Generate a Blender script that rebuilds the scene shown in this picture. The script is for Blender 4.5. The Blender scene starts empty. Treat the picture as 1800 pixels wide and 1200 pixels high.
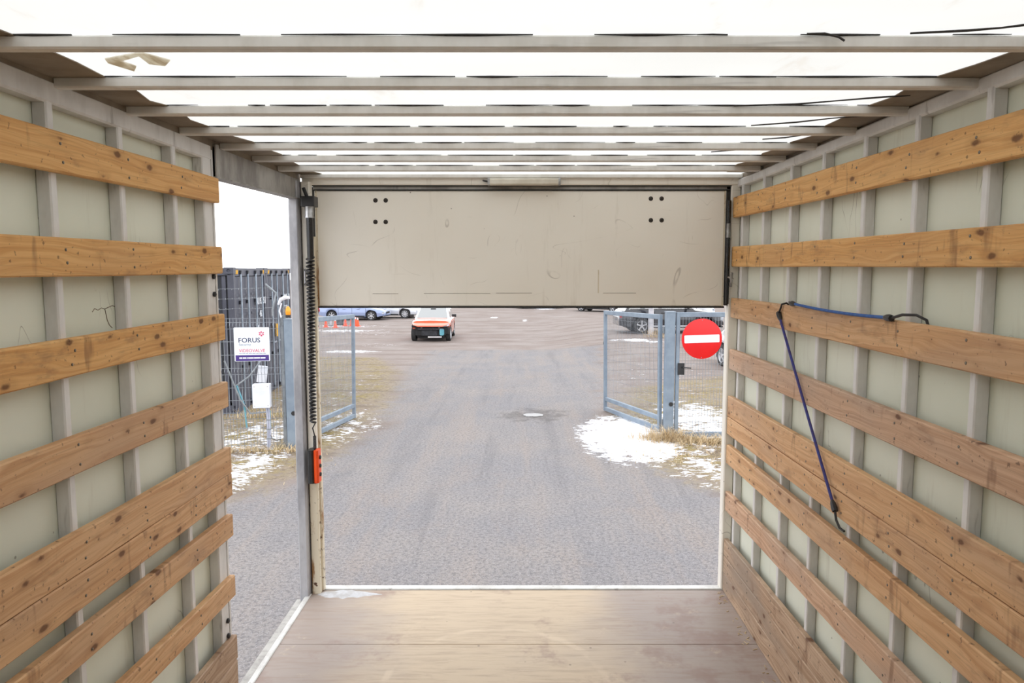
import bpy, math, random
from mathutils import Vector, Matrix
random.seed(7)
sc = bpy.context.scene
C = sc.collection
R = math.radians
# ------------------------------------------------------------------ camera, sky, exposure
F, PITCH, CX, CY = 1270.0, 0.0973, 916.5, 600.0      # photo is 1800 x 1200
CAMZ = 2.83                                           # eye height above the yard
cam_d = bpy.data.cameras.new('camera'); cam = bpy.data.objects.new('camera', cam_d); C.objects.link(cam)
cam.location = (0, 0, CAMZ); cam.rotation_euler = (math.pi/2 - PITCH, 0, 0)
cam_d.sensor_width = 36; cam_d.lens = 36*F/1800; cam_d.shift_x = -(CX-900)/1800
cam_d.clip_start = 0.05; cam_d.clip_end = 500
sc.camera = cam
SKY = 1.85
w = bpy.data.worlds.new('overcast'); sc.world = w; w.use_nodes = True
nt = w.node_tree; nt.nodes.clear()
wo = nt.nodes.new('ShaderNodeOutputWorld'); bg = nt.nodes.new('ShaderNodeBackground')
nz = nt.nodes.new('ShaderNodeTexNoise'); nz.inputs['Scale'].default_value = 2.5; nz.inputs['Detail'].default_value = 4
cr = nt.nodes.new('ShaderNodeValToRGB')
cr.color_ramp.elements[0].position = .3; cr.color_ramp.elements[0].color = (.93, .95, 1, 1)
cr.color_ramp.elements[1].position = .7; cr.color_ramp.elements[1].color = (1, 1, 1, 1)
nt.links.new(nz.outputs['Fac'], cr.inputs['Fac']); nt.links.new(cr.outputs['Color'], bg.inputs['Color'])
bg.inputs['Strength'].default_value = SKY; nt.links.new(bg.outputs[0], wo.inputs[0])
vs = sc.view_settings
vs.view_transform = 'Standard'; vs.look = 'None'; vs.exposure = 0.28; vs.gamma = 1.0; vs.use_curve_mapping = False

# ------------------------------------------------------------------ photo pixel -> direction helpers
def ray(x, y):
    u = (x-CX)/F; v = -(y-CY)/F
    return Vector((u, math.cos(PITCH)+v*math.sin(PITCH), -math.sin(PITCH)+v*math.cos(PITCH)))
def atY(x, y, Y): d = ray(x, y); d = d*(Y/d.y); d.z += CAMZ; return d
def atX(x, y, X): d = ray(x, y); d = d*(X/d.x); d.z += CAMZ; return d
def atZ(x, y, Z): d = ray(x, y); d = d*((Z-CAMZ)/d.z); d.z += CAMZ; return d
def sstep(a, b, x):
    t = max(0., min(1., (x-a)/(b-a))); return t*t*(3-2*t)
def gz(x, y):                                          # the yard dips gently beyond the gate
    return -0.38*sstep(15, 34, y)*(1-sstep(0.5, 4.5, x)*(1-sstep(40, 50, y))) if y > 15 else 0.0
def onG(px, py):
    p = atZ(px, py, 0)
    for _ in range(25): p = atZ(px, py, gz(p.x, p.y))
    return p

# ------------------------------------------------------------------ material helpers
class NT:
    def __init__(s, name):
        s.m = bpy.data.materials.new(name); s.m.use_nodes = True; s.t = s.m.node_tree; s.t.nodes.clear()
        s.out = s.n('OutputMaterial')
    def n(s, k, **kw):
        a = s.t.nodes.new('ShaderNode'+k)
        for q, v in kw.items(): setattr(a, q, v)
        return a
    def l(s, a, b): s.t.links.new(a, b)
    def setv(s, inp, v):
        if v is None: return
        if hasattr(v, 'is_output'): s.l(v, inp)
        else:
            if isinstance(v, (tuple, list)) and len(v) == 3 and inp.type == 'RGBA': v = (*v, 1)
            inp.default_value = v
    def coord(s, kind='Object'): return s.n('TexCoord').outputs[kind]
    def mapping(s, vec, scale=(1, 1, 1), loc=(0, 0, 0), rot=(0, 0, 0)):
        a = s.n('Mapping'); s.l(vec, a.inputs['Vector']); s.setv(a.inputs['Scale'], scale); s.setv(a.inputs['Location'], loc); s.setv(a.inputs['Rotation'], rot)
        return a.outputs[0]
    def noise(s, vec, scale, detail=3, rough=.55, dist=0.):
        a = s.n('TexNoise'); s.l(vec, a.inputs['Vector']); a.inputs['Scale'].default_value = scale
        a.inputs['Detail'].default_value = detail; a.inputs['Roughness'].default_value = rough; a.inputs['Distortion'].default_value = dist
        return a.outputs['Fac']
    def voro(s, vec, scale, feature='F1', dim='3D'):
        a = s.n('TexVoronoi', feature=feature, voronoi_dimensions=dim); s.l(vec, a.inputs['Vector']); a.inputs['Scale'].default_value = scale
        return a.outputs['Distance']
    def math(s, op, a, b=None, clamp=False):
        k = s.n('Math', operation=op, use_clamp=clamp); s.setv(k.inputs[0], a); s.setv(k.inputs[1], b); return k.outputs[0]
    def smooth(s, v, a, b):
        k = s.n('MapRange', interpolation_type='SMOOTHSTEP'); s.setv(k.inputs['Value'], v); k.inputs['From Min'].default_value = a; k.inputs['From Max'].default_value = b
        return k.outputs['Result']
    def lin(s, v, a, b, c, d):
        k = s.n('MapRange'); s.setv(k.inputs['Value'], v); k.inputs['From Min'].default_value = a; k.inputs['From Max'].default_value = b
        k.inputs['To Min'].default_value = c; k.inputs['To Max'].default_value = d
        return k.outputs['Result']
    def mix(s, f, a, b, blend='MIX'):
        k = s.n('Mix', data_type='RGBA', blend_type=blend); s.setv(k.inputs[0], f); s.setv(k.inputs[6], a); s.setv(k.inputs[7], b); return k.outputs[2]
    def bump(s, h, strength=.2, dist=.01):
        k = s.n('Bump'); s.l(h, k.inputs['Height']); k.inputs['Strength'].default_value = strength; k.inputs['Distance'].default_value = dist; return k.outputs[0]
    def bsdf(s, col, rough=.5, metal=0., normal=None, spec=.5, coat=0., **kw):
        b = s.n('BsdfPrincipled'); s.setv(b.inputs['Base Color'], col); s.setv(b.inputs['Roughness'], rough); s.setv(b.inputs['Metallic'], metal)
        b.inputs['Specular IOR Level'].default_value = spec; b.inputs['Coat Weight'].default_value = coat
        if normal is not None: s.l(normal, b.inputs['Normal'])
        for q, v in kw.items(): s.setv(b.inputs[q], v)
        s.l(b.outputs[0], s.out.inputs[0]); return b
def srgb(r, g, b):
    f = lambda c: (c/255/12.92) if c <= 10 else ((c/255+.055)/1.055)**2.4
    return (f(r), f(g), f(b))
M = {}
def pm(name, c1, c2=None, scale=8, rough=.5, metal=0., bump=0., spec=.5, coat=0., lo=.35, hi=.65):
    """simple procedural: two tones broken up by noise"""
    k = NT(name); c2 = c2 or tuple(x*.85 for x in c1); v = k.coord()
    n = k.noise(v, scale, 4); col = k.mix(k.smooth(n, lo, hi), c1, c2)
    nb = k.bump(k.noise(v, scale*6, 2), bump, .003) if bump else None
    k.bsdf(col, rough, metal, nb, spec, coat); M[name] = k.m; return k.m

def wood(name, light, dark, grey, wear):
    k = NT(name)
    v = k.coord(); oi = k.n('ObjectInfo')
    off = k.n('VectorMath', operation='SCALE'); off.inputs[0].default_value = (3.1, 17.7, 9.3); k.l(oi.outputs['Random'], off.inputs['Scale'])
    ad = k.n('VectorMath', operation='ADD'); k.l(v, ad.inputs[0]); k.l(off.outputs[0], ad.inputs[1]); v = ad.outputs[0]
    warp = k.noise(k.mapping(v, (1, 1.3, 5)), 1.5, 2)
    wv = k.n('VectorMath', operation='ADD'); cb = k.n('CombineXYZ'); k.l(k.lin(warp, 0, 1, -.06, .06), cb.inputs['Z']); k.l(v, wv.inputs[0]); k.l(cb.outputs[0], wv.inputs[1])
    g1 = k.noise(k.mapping(wv.outputs[0], (8, .55, 34)), 2.2, 4, .6)
    g2 = k.noise(k.mapping(v, (60, 3.0, 190)), 1.0, 3, .6)
    col = k.mix(k.smooth(g1, .36, .66), light, dark)
    col = k.mix(k.math('MULTIPLY', k.smooth(g2, .5, .7), .35), col, tuple(c*.62 for c in dark))
    tone = k.noise(k.mapping(v, (1, .8, 3)), 1.6, 2)
    col = k.mix(k.math('MULTIPLY', k.smooth(tone, .45, .7), wear), col, grey)
    # knots: sparse cells squeezed along the board
    sx_ = k.n('SeparateXYZ'); k.l(v, sx_.inputs[0]); cx_ = k.n('CombineXYZ'); k.l(k.math('MULTIPLY', sx_.outputs['Y'], 4.6), cx_.inputs['X']); k.l(k.math('MULTIPLY', sx_.outputs['Z'], 9.5), cx_.inputs['Y'])
    dk = k.voro(cx_.outputs[0], 1.0, dim='2D'); dk = k.math('ADD', dk, k.math('MULTIPLY', k.smooth(k.noise(k.mapping(v, (1, 2.2, 4)), 1.0, 1), .40, .56), .12)); dkm = k.math('ADD', dk, k.lin(k.noise(v, 40, 2), 0, 1, -.05, .05))
    kn = k.math('SUBTRACT', 1.0, k.smooth(dkm, .05, .12))
    halo = k.math('SUBTRACT', 1.0, k.smooth(dkm, .10, .30))
    col = k.mix(k.math('MULTIPLY', halo, .35), col, tuple(c*.7 for c in dark))
    col = k.mix(k.math('MULTIPLY', kn, .8), col, srgb(92, 52, 30))
    # short vertical stains / rub marks
    st = k.noise(k.mapping(v, (1, 13, 3.2), rot=(.22, 0, 0)), 1.0, 3, .6)
    col = k.mix(k.math('MULTIPLY', k.smooth(st, .60, .72), .5), col, srgb(112, 74, 50))
    sp = k.noise(v, 55, 2, .5)
    col = k.mix(k.math('MULTIPLY', k.smooth(sp, .66, .74), .6), col, srgb(70, 48, 36))
    bg_ = k.noise(k.mapping(v, (1, 3.2, 9)), 1.7, 4, .65); col = k.mix(k.math('MULTIPLY', k.smooth(bg_, .55, .75), .4), col, srgb(128, 96, 74))
    k.bsdf(col, .62, 0, k.bump(g2, .25, .002), .3); M[name] = k.m
wood('pine_warm', srgb(232, 184, 122), srgb(214, 158, 96), srgb(198, 156, 114), .35)
wood('pine_tan', srgb(224, 182, 138), srgb(204, 156, 112), srgb(192, 160, 134), .55)
wood('pine_worn', srgb(216, 180, 150), srgb(194, 154, 124), srgb(188, 164, 146), .7)
wood('pine_grey', srgb(196, 168, 142), srgb(166, 136, 110), srgb(154, 136, 120), .85)

def m_panel():
    k = NT('wall_panel'); v = k.coord()
    n = k.noise(v, 1.3, 4); col = k.mix(k.smooth(n, .35, .7), srgb(238, 242, 228), srgb(228, 233, 217))
    grime = k.noise(k.mapping(v, (1, 6, .8)), 2.0, 4, .65); col = k.mix(k.math('MULTIPLY', k.smooth(grime, .58, .8), .35), col, srgb(176, 170, 148))
    ln = k.math('ABSOLUTE', k.math('SUBTRACT', k.noise(k.mapping(v, (1, 3, 1.2)), 2.3, 2, .5, .6), .5))
    msk = k.smooth(k.noise(v, 3.1, 2), .60, .72)
    scr = k.math('MULTIPLY', k.math('SUBTRACT', 1.0, k.smooth(ln, .0015, .006)), msk)
    col = k.mix(k.math('MULTIPLY', scr, .75), col, srgb(96, 86, 70))
    dots = k.math('SUBTRACT', 1.0, k.smooth(k.voro(v, 9), .02, .05)); col = k.mix(k.math('MULTIPLY', dots, .6), col, srgb(110, 100, 84))
    k.bsdf(col, .5, 0, k.bump(k.noise(k.mapping(v, (1, 20, 160)), 2, 2), .05, .002), .35); M['panel'] = k.m
m_panel()
def m_alu(name, c1, c2, metal=.35, rough=.45, sm_=(30, 30, 5), bm_=(150, 150, 3), amt=.4):
    k = NT(name); v = k.coord()
    n = k.noise(k.mapping(v, (5, 5, 2.2)), 1.6, 4, .65); col = k.mix(k.smooth(n, .38, .68), c1, c2)
    s = k.noise(k.mapping(v, sm_), 1.0, 3); col = k.mix(k.math('MULTIPLY', k.smooth(s, .62, .72), amt), col, srgb(110, 102, 96))
    k.bsdf(col, k.lin(n, 0, 1, rough-.1, rough+.15), metal, k.bump(k.noise(k.mapping(v, bm_), 1, 2), .08, .002)); M[name] = k.m
m_alu('alu_stud', srgb(230, 229, 228), srgb(213, 211, 209), .05)
m_alu('alu_bow', srgb(232, 230, 226), srgb(216, 213, 207), .05, .45, (2.5, 30, 30), (3, 150, 150), .3)
m_alu('alu_dark', srgb(176, 173, 168), srgb(140, 136, 132), .3)
m_alu('alu_post', srgb(190, 190, 194), srgb(156, 156, 162), .3)
m_alu('alu_white', srgb(218, 218, 216), srgb(194, 192, 188), .1)
def m_cream():
    k = NT('cream_paint'); v = k.coord()
    n = k.noise(v, .9, 3); col = k.mix(k.smooth(n, .3, .7), srgb(250, 246, 237), srgb(242, 236, 224))
    col = k.mix(k.math('MULTIPLY', k.smooth(k.noise(k.mapping(v, (7, 1, .7)), 1.6, 5, .7), .56, .8), .35), col, srgb(168, 154, 128))
    for i, (sca, rot, wd) in enumerate((((1.1, 1, 1.6), .5, .004), ((1.7, 1, .8), -.6, .003), ((.7, 1, 2.4), 1.2, .003))):
        f = k.noise(k.mapping(v, sca, (i*3.7, 0, i*1.9), (0, rot, 0)), 2.1, 1.0, .4, .9)
        ln = k.math('SUBTRACT', 1.0, k.smooth(k.math('ABSOLUTE', k.math('SUBTRACT', f, .5)), wd*.25, wd))
        msk = k.smooth(k.noise(k.mapping(v, (1, 1, 1), (i*5, 2, i*2)), 4.5, 3), .54, .66)
        col = k.mix(k.math('MULTIPLY', k.math('MULTIPLY', ln, msk), .35), col, srgb(120, 108, 92))
    dots = k.math('SUBTRACT', 1.0, k.smooth(k.voro(v, 7.5), .015, .04)); col = k.mix(k.math('MULTIPLY', dots, .7), col, srgb(112, 98, 80))
    k.bsdf(col, .42, 0, None, .4); M['cream'] = k.m
m_cream()
def m_rusty():
    k = NT('cream_rusty'); v = k.coord()
    n = k.noise(k.mapping(v, (14, 14, 3)), 1.2, 5, .7); col = k.mix(k.smooth(n, .52, .66), srgb(222, 212, 190), srgb(150, 108, 62))
    col = k.mix(k.smooth(k.noise(v, 30, 3), .6, .7), col, srgb(92, 62, 40))
    k.bsdf(col, .55); M['cream_rusty'] = k.m
m_rusty()
def m_roof():
    k = NT('roof_translucent'); v = k.coord()
    n = k.noise(k.mapping(v, (.6, 1.4, 1)), 1.2, 4, .6); col = k.mix(k.smooth(n, .35, .75), (.88, .895, .87), (.82, .83, .80))
    s = k.noise(k.mapping(v, (4, 1.3, 1), rot=(0, 0, .5)), 1.5, 5, .7, .8); col = k.mix(k.math('MULTIPLY', k.smooth(s, .58, .72), .32), col, (.62, .54, .44))
    tr = k.n('BsdfTranslucent'); k.l(col, tr.inputs[0]); df = k.n('BsdfDiffuse'); df.inputs[0].default_value = (.90, .90, .88, 1)
    mx = k.n('MixShader'); mx.inputs[0].default_value = .53; k.l(tr.outputs[0], mx.inputs[1]); k.l(df.outputs[0], mx.inputs[2]); k.l(mx.outputs[0], k.out.inputs[0]); M['roof'] = k.m
    k = NT('tape_translucent'); v = k.coord(); n = k.noise(k.mapping(v, (9, 2, 1), rot=(0, 0, .6)), 2, 4, .6, 1.5)
    col = k.mix(k.smooth(n, .35, .65), (.86, .82, .73), (.62, .54, .42)); tr = k.n('BsdfTranslucent'); k.l(col, tr.inputs[0]); df = k.n('BsdfDiffuse'); k.l(col, df.inputs[0])
    mx = k.n('MixShader'); mx.inputs[0].default_value = .25; k.l(tr.outputs[0], mx.inputs[1]); k.l(df.outputs[0], mx.inputs[2]); k.l(mx.outputs[0], k.out.inputs[0]); M['tape'] = k.m
m_roof()
def m_ply():
    k = NT('floor_plywood'); v = k.coord('Object')
    g = k.n('NewGeometry').outputs['Position']
    n = k.noise(k.mapping(g, (1.1, 1.6, 1)), 1.0, 4, .6)
    xm = k.n('SeparateXYZ'); k.l(g, xm.inputs[0])
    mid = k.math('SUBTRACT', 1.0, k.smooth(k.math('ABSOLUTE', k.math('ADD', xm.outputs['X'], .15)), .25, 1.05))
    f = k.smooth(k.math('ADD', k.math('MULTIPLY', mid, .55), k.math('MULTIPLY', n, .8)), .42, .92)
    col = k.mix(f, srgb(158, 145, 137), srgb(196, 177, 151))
    gr = k.noise(k.mapping(g, (3, 26, 1)), 1.5, 4, .7); col = k.mix(k.math('MULTIPLY', k.smooth(gr, .42, .72), .38), col, srgb(140, 116, 98))
    rd = k.noise(g, 2.6, 5, .7); col = k.mix(k.math('MULTIPLY', k.smooth(rd, .52, .68), .5), col, srgb(134, 104, 94))
    bl = k.noise(g, 7, 4, .7); col = k.mix(k.math('MULTIPLY', k.smooth(bl, .60, .74), .3), col, srgb(212, 194, 166))
    # worn pale scuff arcs left by a turning pallet truck
    ds = k.n('VectorMath', operation='DISTANCE'); k.l(g, ds.inputs[0]); ds.inputs[1].default_value = (-.12, 3.18, .92)
    ring = k.math('SUBTRACT', 1.0, k.smooth(k.math('ABSOLUTE', k.math('SUBTRACT', k.math('ADD', ds.outputs['Value'], k.lin(k.noise(g, 9, 2), 0, 1, -.02, .02)), .52)), .006, .028))
    ring = k.math('MULTIPLY', ring, k.smooth(k.noise(g, 5, 3), .42, .58)); col = k.mix(k.math('MULTIPLY', ring, .28), col, srgb(226, 208, 182))
    dots = k.math('SUBTRACT', 1.0, k.smooth(k.voro(g, 8), .03, .07)); col = k.mix(k.math('MULTIPLY', dots, .55), col, srgb(84, 68, 58))
    k.bsdf(col, k.lin(n, 0, 1, .42, .62), 0, k.bump(gr, .1, .003), .45); M['ply'] = k.m
m_ply()
pm('rubber', (.018, .017, .017), (.03, .028, .026), 20, .6)
pm('scrape', srgb(150, 138, 120), srgb(90, 80, 68), 14, .7)
pm('snow_thin', (.60, .61, .64), (.46, .45, .45), 16, .8, 0, .4)
pm('black_plastic', (.015, .015, .016), (.028, .027, .028), 14, .38)
pm('black_gloss', (.01, .01, .011), (.02, .02, .022), 14, .2)
pm('sealant', (.02, .018, .016), (.035, .03, .027), 30, .7)
pm('orange_plastic', srgb(244, 84, 22), srgb(228, 70, 16), 10, .4)
pm('amber', srgb(250, 168, 48), srgb(244, 150, 36), 10, .25)
pm('chrome', srgb(190, 190, 192), srgb(140, 138, 136), 20, .3, .8)
pm('dark_bolt', srgb(84, 78, 72), srgb(46, 42, 40), 90, .5, .6)
pm('screw', srgb(150, 142, 130), srgb(96, 88, 78), 120, .45, .7)
pm('lamp_cover', srgb(224, 218, 204), srgb(206, 198, 182), 9, .4)
pm('bungee_blue', srgb(46, 98, 170), srgb(38, 80, 150), 60, .6)
pm('bungee_navy', srgb(50, 60, 142), srgb(58, 46, 110), 60, .6)
pm('gate_blue', srgb(134, 148, 162), srgb(120, 134, 149), 5, .5, 0)
pm('wire_grey', srgb(150, 156, 163), srgb(126, 132, 140), 5, .5, .1)
pm('steel_galv', srgb(150, 156, 161), srgb(128, 134, 139), 6, .45, .3)
pm('sign_white', srgb(240, 244, 250), srgb(232, 238, 246), 3, .4)
pm('sign_ink', srgb(62, 70, 104), srgb(56, 64, 96), 30, .5)
pm('sign_grey', srgb(140, 152, 170), srgb(132, 142, 160), 30, .5)
pm('sign_rose', srgb(208, 56, 100), srgb(200, 50, 92), 30, .5)
pm('sign_purple', srgb(74, 50, 132), srgb(68, 46, 124), 30, .5)
pm('sign_red', srgb(226, 22, 24), srgb(220, 18, 22), 4, .4)
pm('cabinet_white', srgb(232, 234, 242), srgb(220, 224, 234), 5, .45)
pm('conduit', srgb(186, 190, 206), srgb(170, 174, 192), 9, .5)
pm('container', srgb(78, 80, 92), srgb(66, 68, 80), 1.6, .5)
pm('container_dark', srgb(40, 42, 50), srgb(30, 32, 38), 3, .6)
pm('hazard_yellow', srgb(232, 178, 40), srgb(226, 164, 30), 9, .5)
pm('lettering_white', srgb(226, 230, 236), srgb(214, 218, 226), 20, .5)
pm('bar_galv', srgb(168, 180, 192), srgb(140, 152, 166), 5, .4, .3)
pm('snow', (.88, .90, .95), (.78, .81, .87), 6, .8, 0, .6)
pm('straw', srgb(214, 194, 160), srgb(184, 160, 122), 9, .9)
pm('wood_stake', srgb(186, 146, 100), srgb(150, 108, 66), 9, .8)
pm('cone_orange', srgb(246, 92, 48), srgb(232, 76, 34), 7, .5)
pm('cone_white', srgb(238, 236, 236), srgb(222, 220, 222), 7, .5)
pm('tyre', (.022, .022, .024), (.035, .034, .034), 12, .8)
pm('rim_silver', srgb(206, 208, 212), srgb(184, 186, 192), 9, .35, .4)
pm('under_black', (.012, .012, .013), (.022, .022, .024), 6, .7)
pm('engine_grey', srgb(58, 60, 66), srgb(40, 42, 46), 12, .5, .2)
pm('teal_bottle', srgb(112, 176, 190), srgb(92, 158, 176), 8, .4)
pm('lamp_red', srgb(170, 24, 36), srgb(140, 16, 28), 12, .2)
pm('lamp_clear', srgb(208, 214, 222), srgb(150, 156, 168), 12, .12)
pm('pole_grey', srgb(198, 198, 204), srgb(176, 176, 184), 4, .7)
pm('water', (.09, .088, .085), (.11, .105, .10), 3, .03)
pm('crate_grey', srgb(96, 104, 110), srgb(64, 70, 76), 8, .6)
def paint(name, c, metal=.25):
    k = NT(name); v = k.coord(); n = k.noise(v, 2, 3); k.bsdf(k.mix(n, c, tuple(x*.88 for x in c)), .22, metal, None, .5, 1.0); M[name] = k.m
paint('paint_orange', srgb(236, 104, 66), 0.0); paint('paint_blue', srgb(150, 166, 204)); paint('paint_silver', srgb(206, 210, 220))
paint('paint_black', srgb(34, 36, 44)); paint('paint_white', srgb(224, 228, 234), 0); paint('paint_red', srgb(170, 30, 40), 0); paint('paint_dark', srgb(60, 62, 66)); paint('paint_roof', srgb(214, 222, 236), .1)
def m_glass():
    k = NT('car_glass'); v = k.coord(); n = k.noise(v, 1.2, 2)
    k.bsdf(k.mix(n, (.05, .075, .08), (.03, .045, .05)), .04, 0, None, 1.0, 1.0, **{'IOR': 2.1}); M['glass'] = k.m
m_glass()

# ------------------------------------------------------------------ geometry helpers
class G:
    def __init__(s): s.v = []; s.f = []
    def face(s, pts): b = len(s.v); s.v += [tuple(p) for p in pts]; s.f.append(tuple(range(b, b+len(pts)))); return s
    def box(s, c, d, mtx=None):
        b = len(s.v); hx, hy, hz = d[0]/2, d[1]/2, d[2]/2
        for x in (-hx, hx):
            for y in (-hy, hy):
                for z in (-hz, hz):
                    p = Vector((x, y, z))
                    if mtx is not None: p = mtx @ p
                    s.v.append((p.x+c[0], p.y+c[1], p.z+c[2]))
        for q in ((0, 1, 3, 2), (4, 6, 7, 5), (0, 4, 5, 1), (2, 3, 7, 6), (0, 2, 6, 4), (1, 5, 7, 3)): s.f.append(tuple(b+i for i in q))
        return s
    def cbox(s, c, d, ch=.004, axis=2):
        """box with the four edges along `axis` chamfered"""
        a, b_ = [i for i in range(3) if i != axis]; ha, hb, hl = d[a]/2, d[b_]/2, d[axis]/2
        o = [(-ha+ch, -hb), (ha-ch, -hb), (ha, -hb+ch), (ha, hb-ch), (ha-ch, hb), (-ha+ch, hb), (-ha, hb-ch), (-ha, -hb+ch)]
        rings = []
        for l in (-hl, hl):
            r = []
            for (p, q) in o:
                t = [0, 0, 0]; t[a] = p+c[a]; t[b_] = q+c[b_]; t[axis] = l+c[axis]; r.append(tuple(t))
            rings.append(r)
        return s.loft(rings)
    def loft(s, rings, closed=True, caps=True):
        b = len(s.v); n = len(rings[0])
        for r in rings: s.v += [tuple(p) for p in r]
        for i in range(len(rings)-1):
            for j in range(n if closed else n-1):
                k = (j+1) % n; s.f.append((b+i*n+j, b+i*n+k, b+(i+1)*n+k, b+(i+1)*n+j))
        if caps: s.f.append(tuple(b+j for j in range(n))[::-1]); s.f.append(tuple(b+(len(rings)-1)*n+j for j in range(n)))
        return s
    def tube(s, path, r, n=8, caps=True):
        path = [Vector(p) for p in path]; rings = []; prev = None
        for i, p in enumerate(path):
            t = (path[min(i+1, len(path)-1)]-path[max(i-1, 0)]).normalized()
            if prev is None:
                u = t.orthogonal().normalized()
            else:
                u = prev-t*prev.dot(t); u = u.normalized() if u.length > 1e-6 else t.orthogonal().normalized()
            prev = u; wv = t.cross(u); rr = r[i] if isinstance(r, (list, tuple)) else r
            rings.append([p+(u*math.cos(2*math.pi*j/n)+wv*math.sin(2*math.pi*j/n))*rr for j in range(n)])
        return s.loft(rings, True, caps)
    def lathe(s, prof, axis='z', c=(0, 0, 0), n=24, close=False):
        rings = []
        for (r, h) in prof:
            ring = []
            for j in range(n):
                a = 2*math.pi*j/n; x, y = r*math.cos(a), r*math.sin(a)
                p = {'z': (x, y, h), 'y': (x, h, y), 'x': (h, x, y)}[axis]; ring.append((p[0]+c[0], p[1]+c[1], p[2]+c[2]))
            rings.append(ring)
        return s.loft(rings, True, not close)
    def prism(s, poly, h, axis=1, base=0.):
        """poly: 2-D outline, extruded along axis from base to base+h"""
        rings = []
        for l in (base, base+h):
            r = []
            for (p, q) in poly:
                t = [0, 0, 0]; ix = [i for i in range(3) if i != axis]; t[ix[0]] = p; t[ix[1]] = q; t[axis] = l; r.append(tuple(t))
            rings.append(r)
        return s.loft(rings)
    def mesh(s, name, m, smooth=False):
        me = bpy.data.meshes.new(name); me.from_pydata(s.v, [], s.f); me.materials.append(M[m] if isinstance(m, str) else m)
        import bmesh
        bm = bmesh.new(); bm.from_mesh(me); bmesh.ops.recalc_face_normals(bm, faces=bm.faces); bm.to_mesh(me); bm.free()
        if smooth:
            for p in me.polygons: p.use_smooth = True
            try: me.set_sharp_from_angle(angle=R(38))
            except Exception: pass
        return me
    def obj(s, name, m, parent=None, loc=(0, 0, 0), smooth=False, rot=(0, 0, 0)):
        return put(name, s.mesh(name, m, smooth), parent, loc, rot)
def put(name, me, parent=None, loc=(0, 0, 0), rot=(0, 0, 0)):
    o = bpy.data.objects.new(name, me); C.objects.link(o); o.parent = parent; o.location = loc; o.rotation_euler = rot; return o
def tag(o, label, cat=None, group=None, kind=None):
    if label: o['label'] = label
    if cat: o['category'] = cat
    if group: o['group'] = group
    if kind: o['kind'] = kind
    return o
def thing(name, label, cat, loc=(0, 0, 0), rotz=0, group=None, kind=None):
    o = bpy.data.objects.new(name, None); C.objects.link(o); o.location = loc; o.rotation_euler = (0, 0, rotz); o.empty_display_size = .1
    return tag(o, label, cat, group, kind)
_tx = {}
def text(name, s, width, height, m, parent, loc, rot=(0, 0, 0), shear=0., bold=.012):
    """flat lettering scaled to width x height, lower-left at loc in the parent's frame"""
    cu = bpy.data.curves.new(name, 'FONT'); cu.body = s; cu.size = 1; cu.extrude = .004; cu.offset = bold; cu.resolution_u = 3
    t = bpy.data.objects.new(name, cu); C.objects.link(t); dg = bpy.context.evaluated_depsgraph_get()
    me = bpy.data.meshes.new_from_object(t.evaluated_get(dg)); bpy.data.objects.remove(t)
    xs = [v.co.x for v in me.vertices]; ys = [v.co.y for v in me.vertices]; x0, x1, y0, y1 = min(xs), max(xs), min(ys), max(ys)
    for v in me.vertices:
        x = (v.co.x-x0)/(x1-x0)*width; y = (v.co.y-y0)/(y1-y0)*height; v.co = (x+shear*y, y, v.co.z*.25)
    me.materials.clear(); me.materials.append(M[m]); me.name = name
    return put(name, me, parent, loc, rot)

# ================================================================== THE YARD
def dist_poly(x, y, P):
    ins = False; d = 1e9; n = len(P)
    for i in range(n):
        x1, y1 = P[i]; x2, y2 = P[(i+1) % n]
        if (y1 > y) != (y2 > y) and x < (x2-x1)*(y-y1)/(y2-y1)+x1: ins = not ins
        dx, dy = x2-x1, y2-y1; t = max(0, min(1, ((x-x1)*dx+(y-y1)*dy)/(dx*dx+dy*dy+1e-12)))
        d = min(d, math.hypot(x-x1-t*dx, y-y1-t*dy))
    return d if ins else -d
VERGE_L = [(-14, 5.5), (-3.75, 8.3), (-3.1, 9.75), (-2.78, 11.1), (-2.7, 13.2), (-2.85, 16), (-3.4, 20.5), (-5, 25.5), (-16, 27)]
VERGE_R = [(1.12, 12.0), (1.3, 13.2), (1.75, 14.4), (2.6, 17.5), (6, 20), (12, 20), (12, 7.2), (2.7, 8.95), (2.15, 9.5), (1.65, 10.8)]
ROAD = [(-30, -12), (30, -12), (30, 6.5), (2.9, 8.7), (2.0, 10.0), (1.25, 12.0), (1.7, 15), (3.3, 28.6), (-3.6, 28.6), (-3.2, 20), (-2.7, 13), (-3.1, 9.7), (-4, 8), (-30, 3)]
SN = []                                                # snow: ground ellipses (x, y, rx, ry, weight)
def snow_px(x0, y0, x1, y1, wt):
    a = onG(x0, (y0+y1)/2); b = onG(x1, (y0+y1)/2); c = onG((x0+x1)/2, y0); d = onG((x0+x1)/2, y1)
    SN.append(((a.x+b.x)/2, (c.y+d.y)/2, (b.x-a.x)/2, abs(c.y-d.y)/2, wt))
for q in ((1045, 742, 1165, 800, .50), (1060, 726, 1130, 748, .12), (1180, 716, 1290, 768, .34), (1190, 785, 1300, 850, .23), (1090, 690, 1300, 725, .07),
          (392, 745, 520, 792, .24), (392, 792, 465, 868, .29), (400, 705, 500, 735, .10), (555, 730, 645, 775, .22), (570, 665, 640, 715, .08), (640, 690, 690, 735, .03),
          (545, 579.5, 650, 583, .30), (575, 616, 650, 619.5, .32), (545, 571, 650, 575, .22), (1100, 595.5, 1135, 599.5, .45), (1135, 599, 1165, 602, .32), (1072, 596.5, 1085, 598, .4),
          (1100, 640, 1280, 690, .08), (864, 557, 873, 559, .5), (918, 562, 926, 564, .4), (640, 604, 690, 608, .12), (645, 580, 690, 590, .10), (942, 540, 972, 543, .5)): snow_px(*q)
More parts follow.
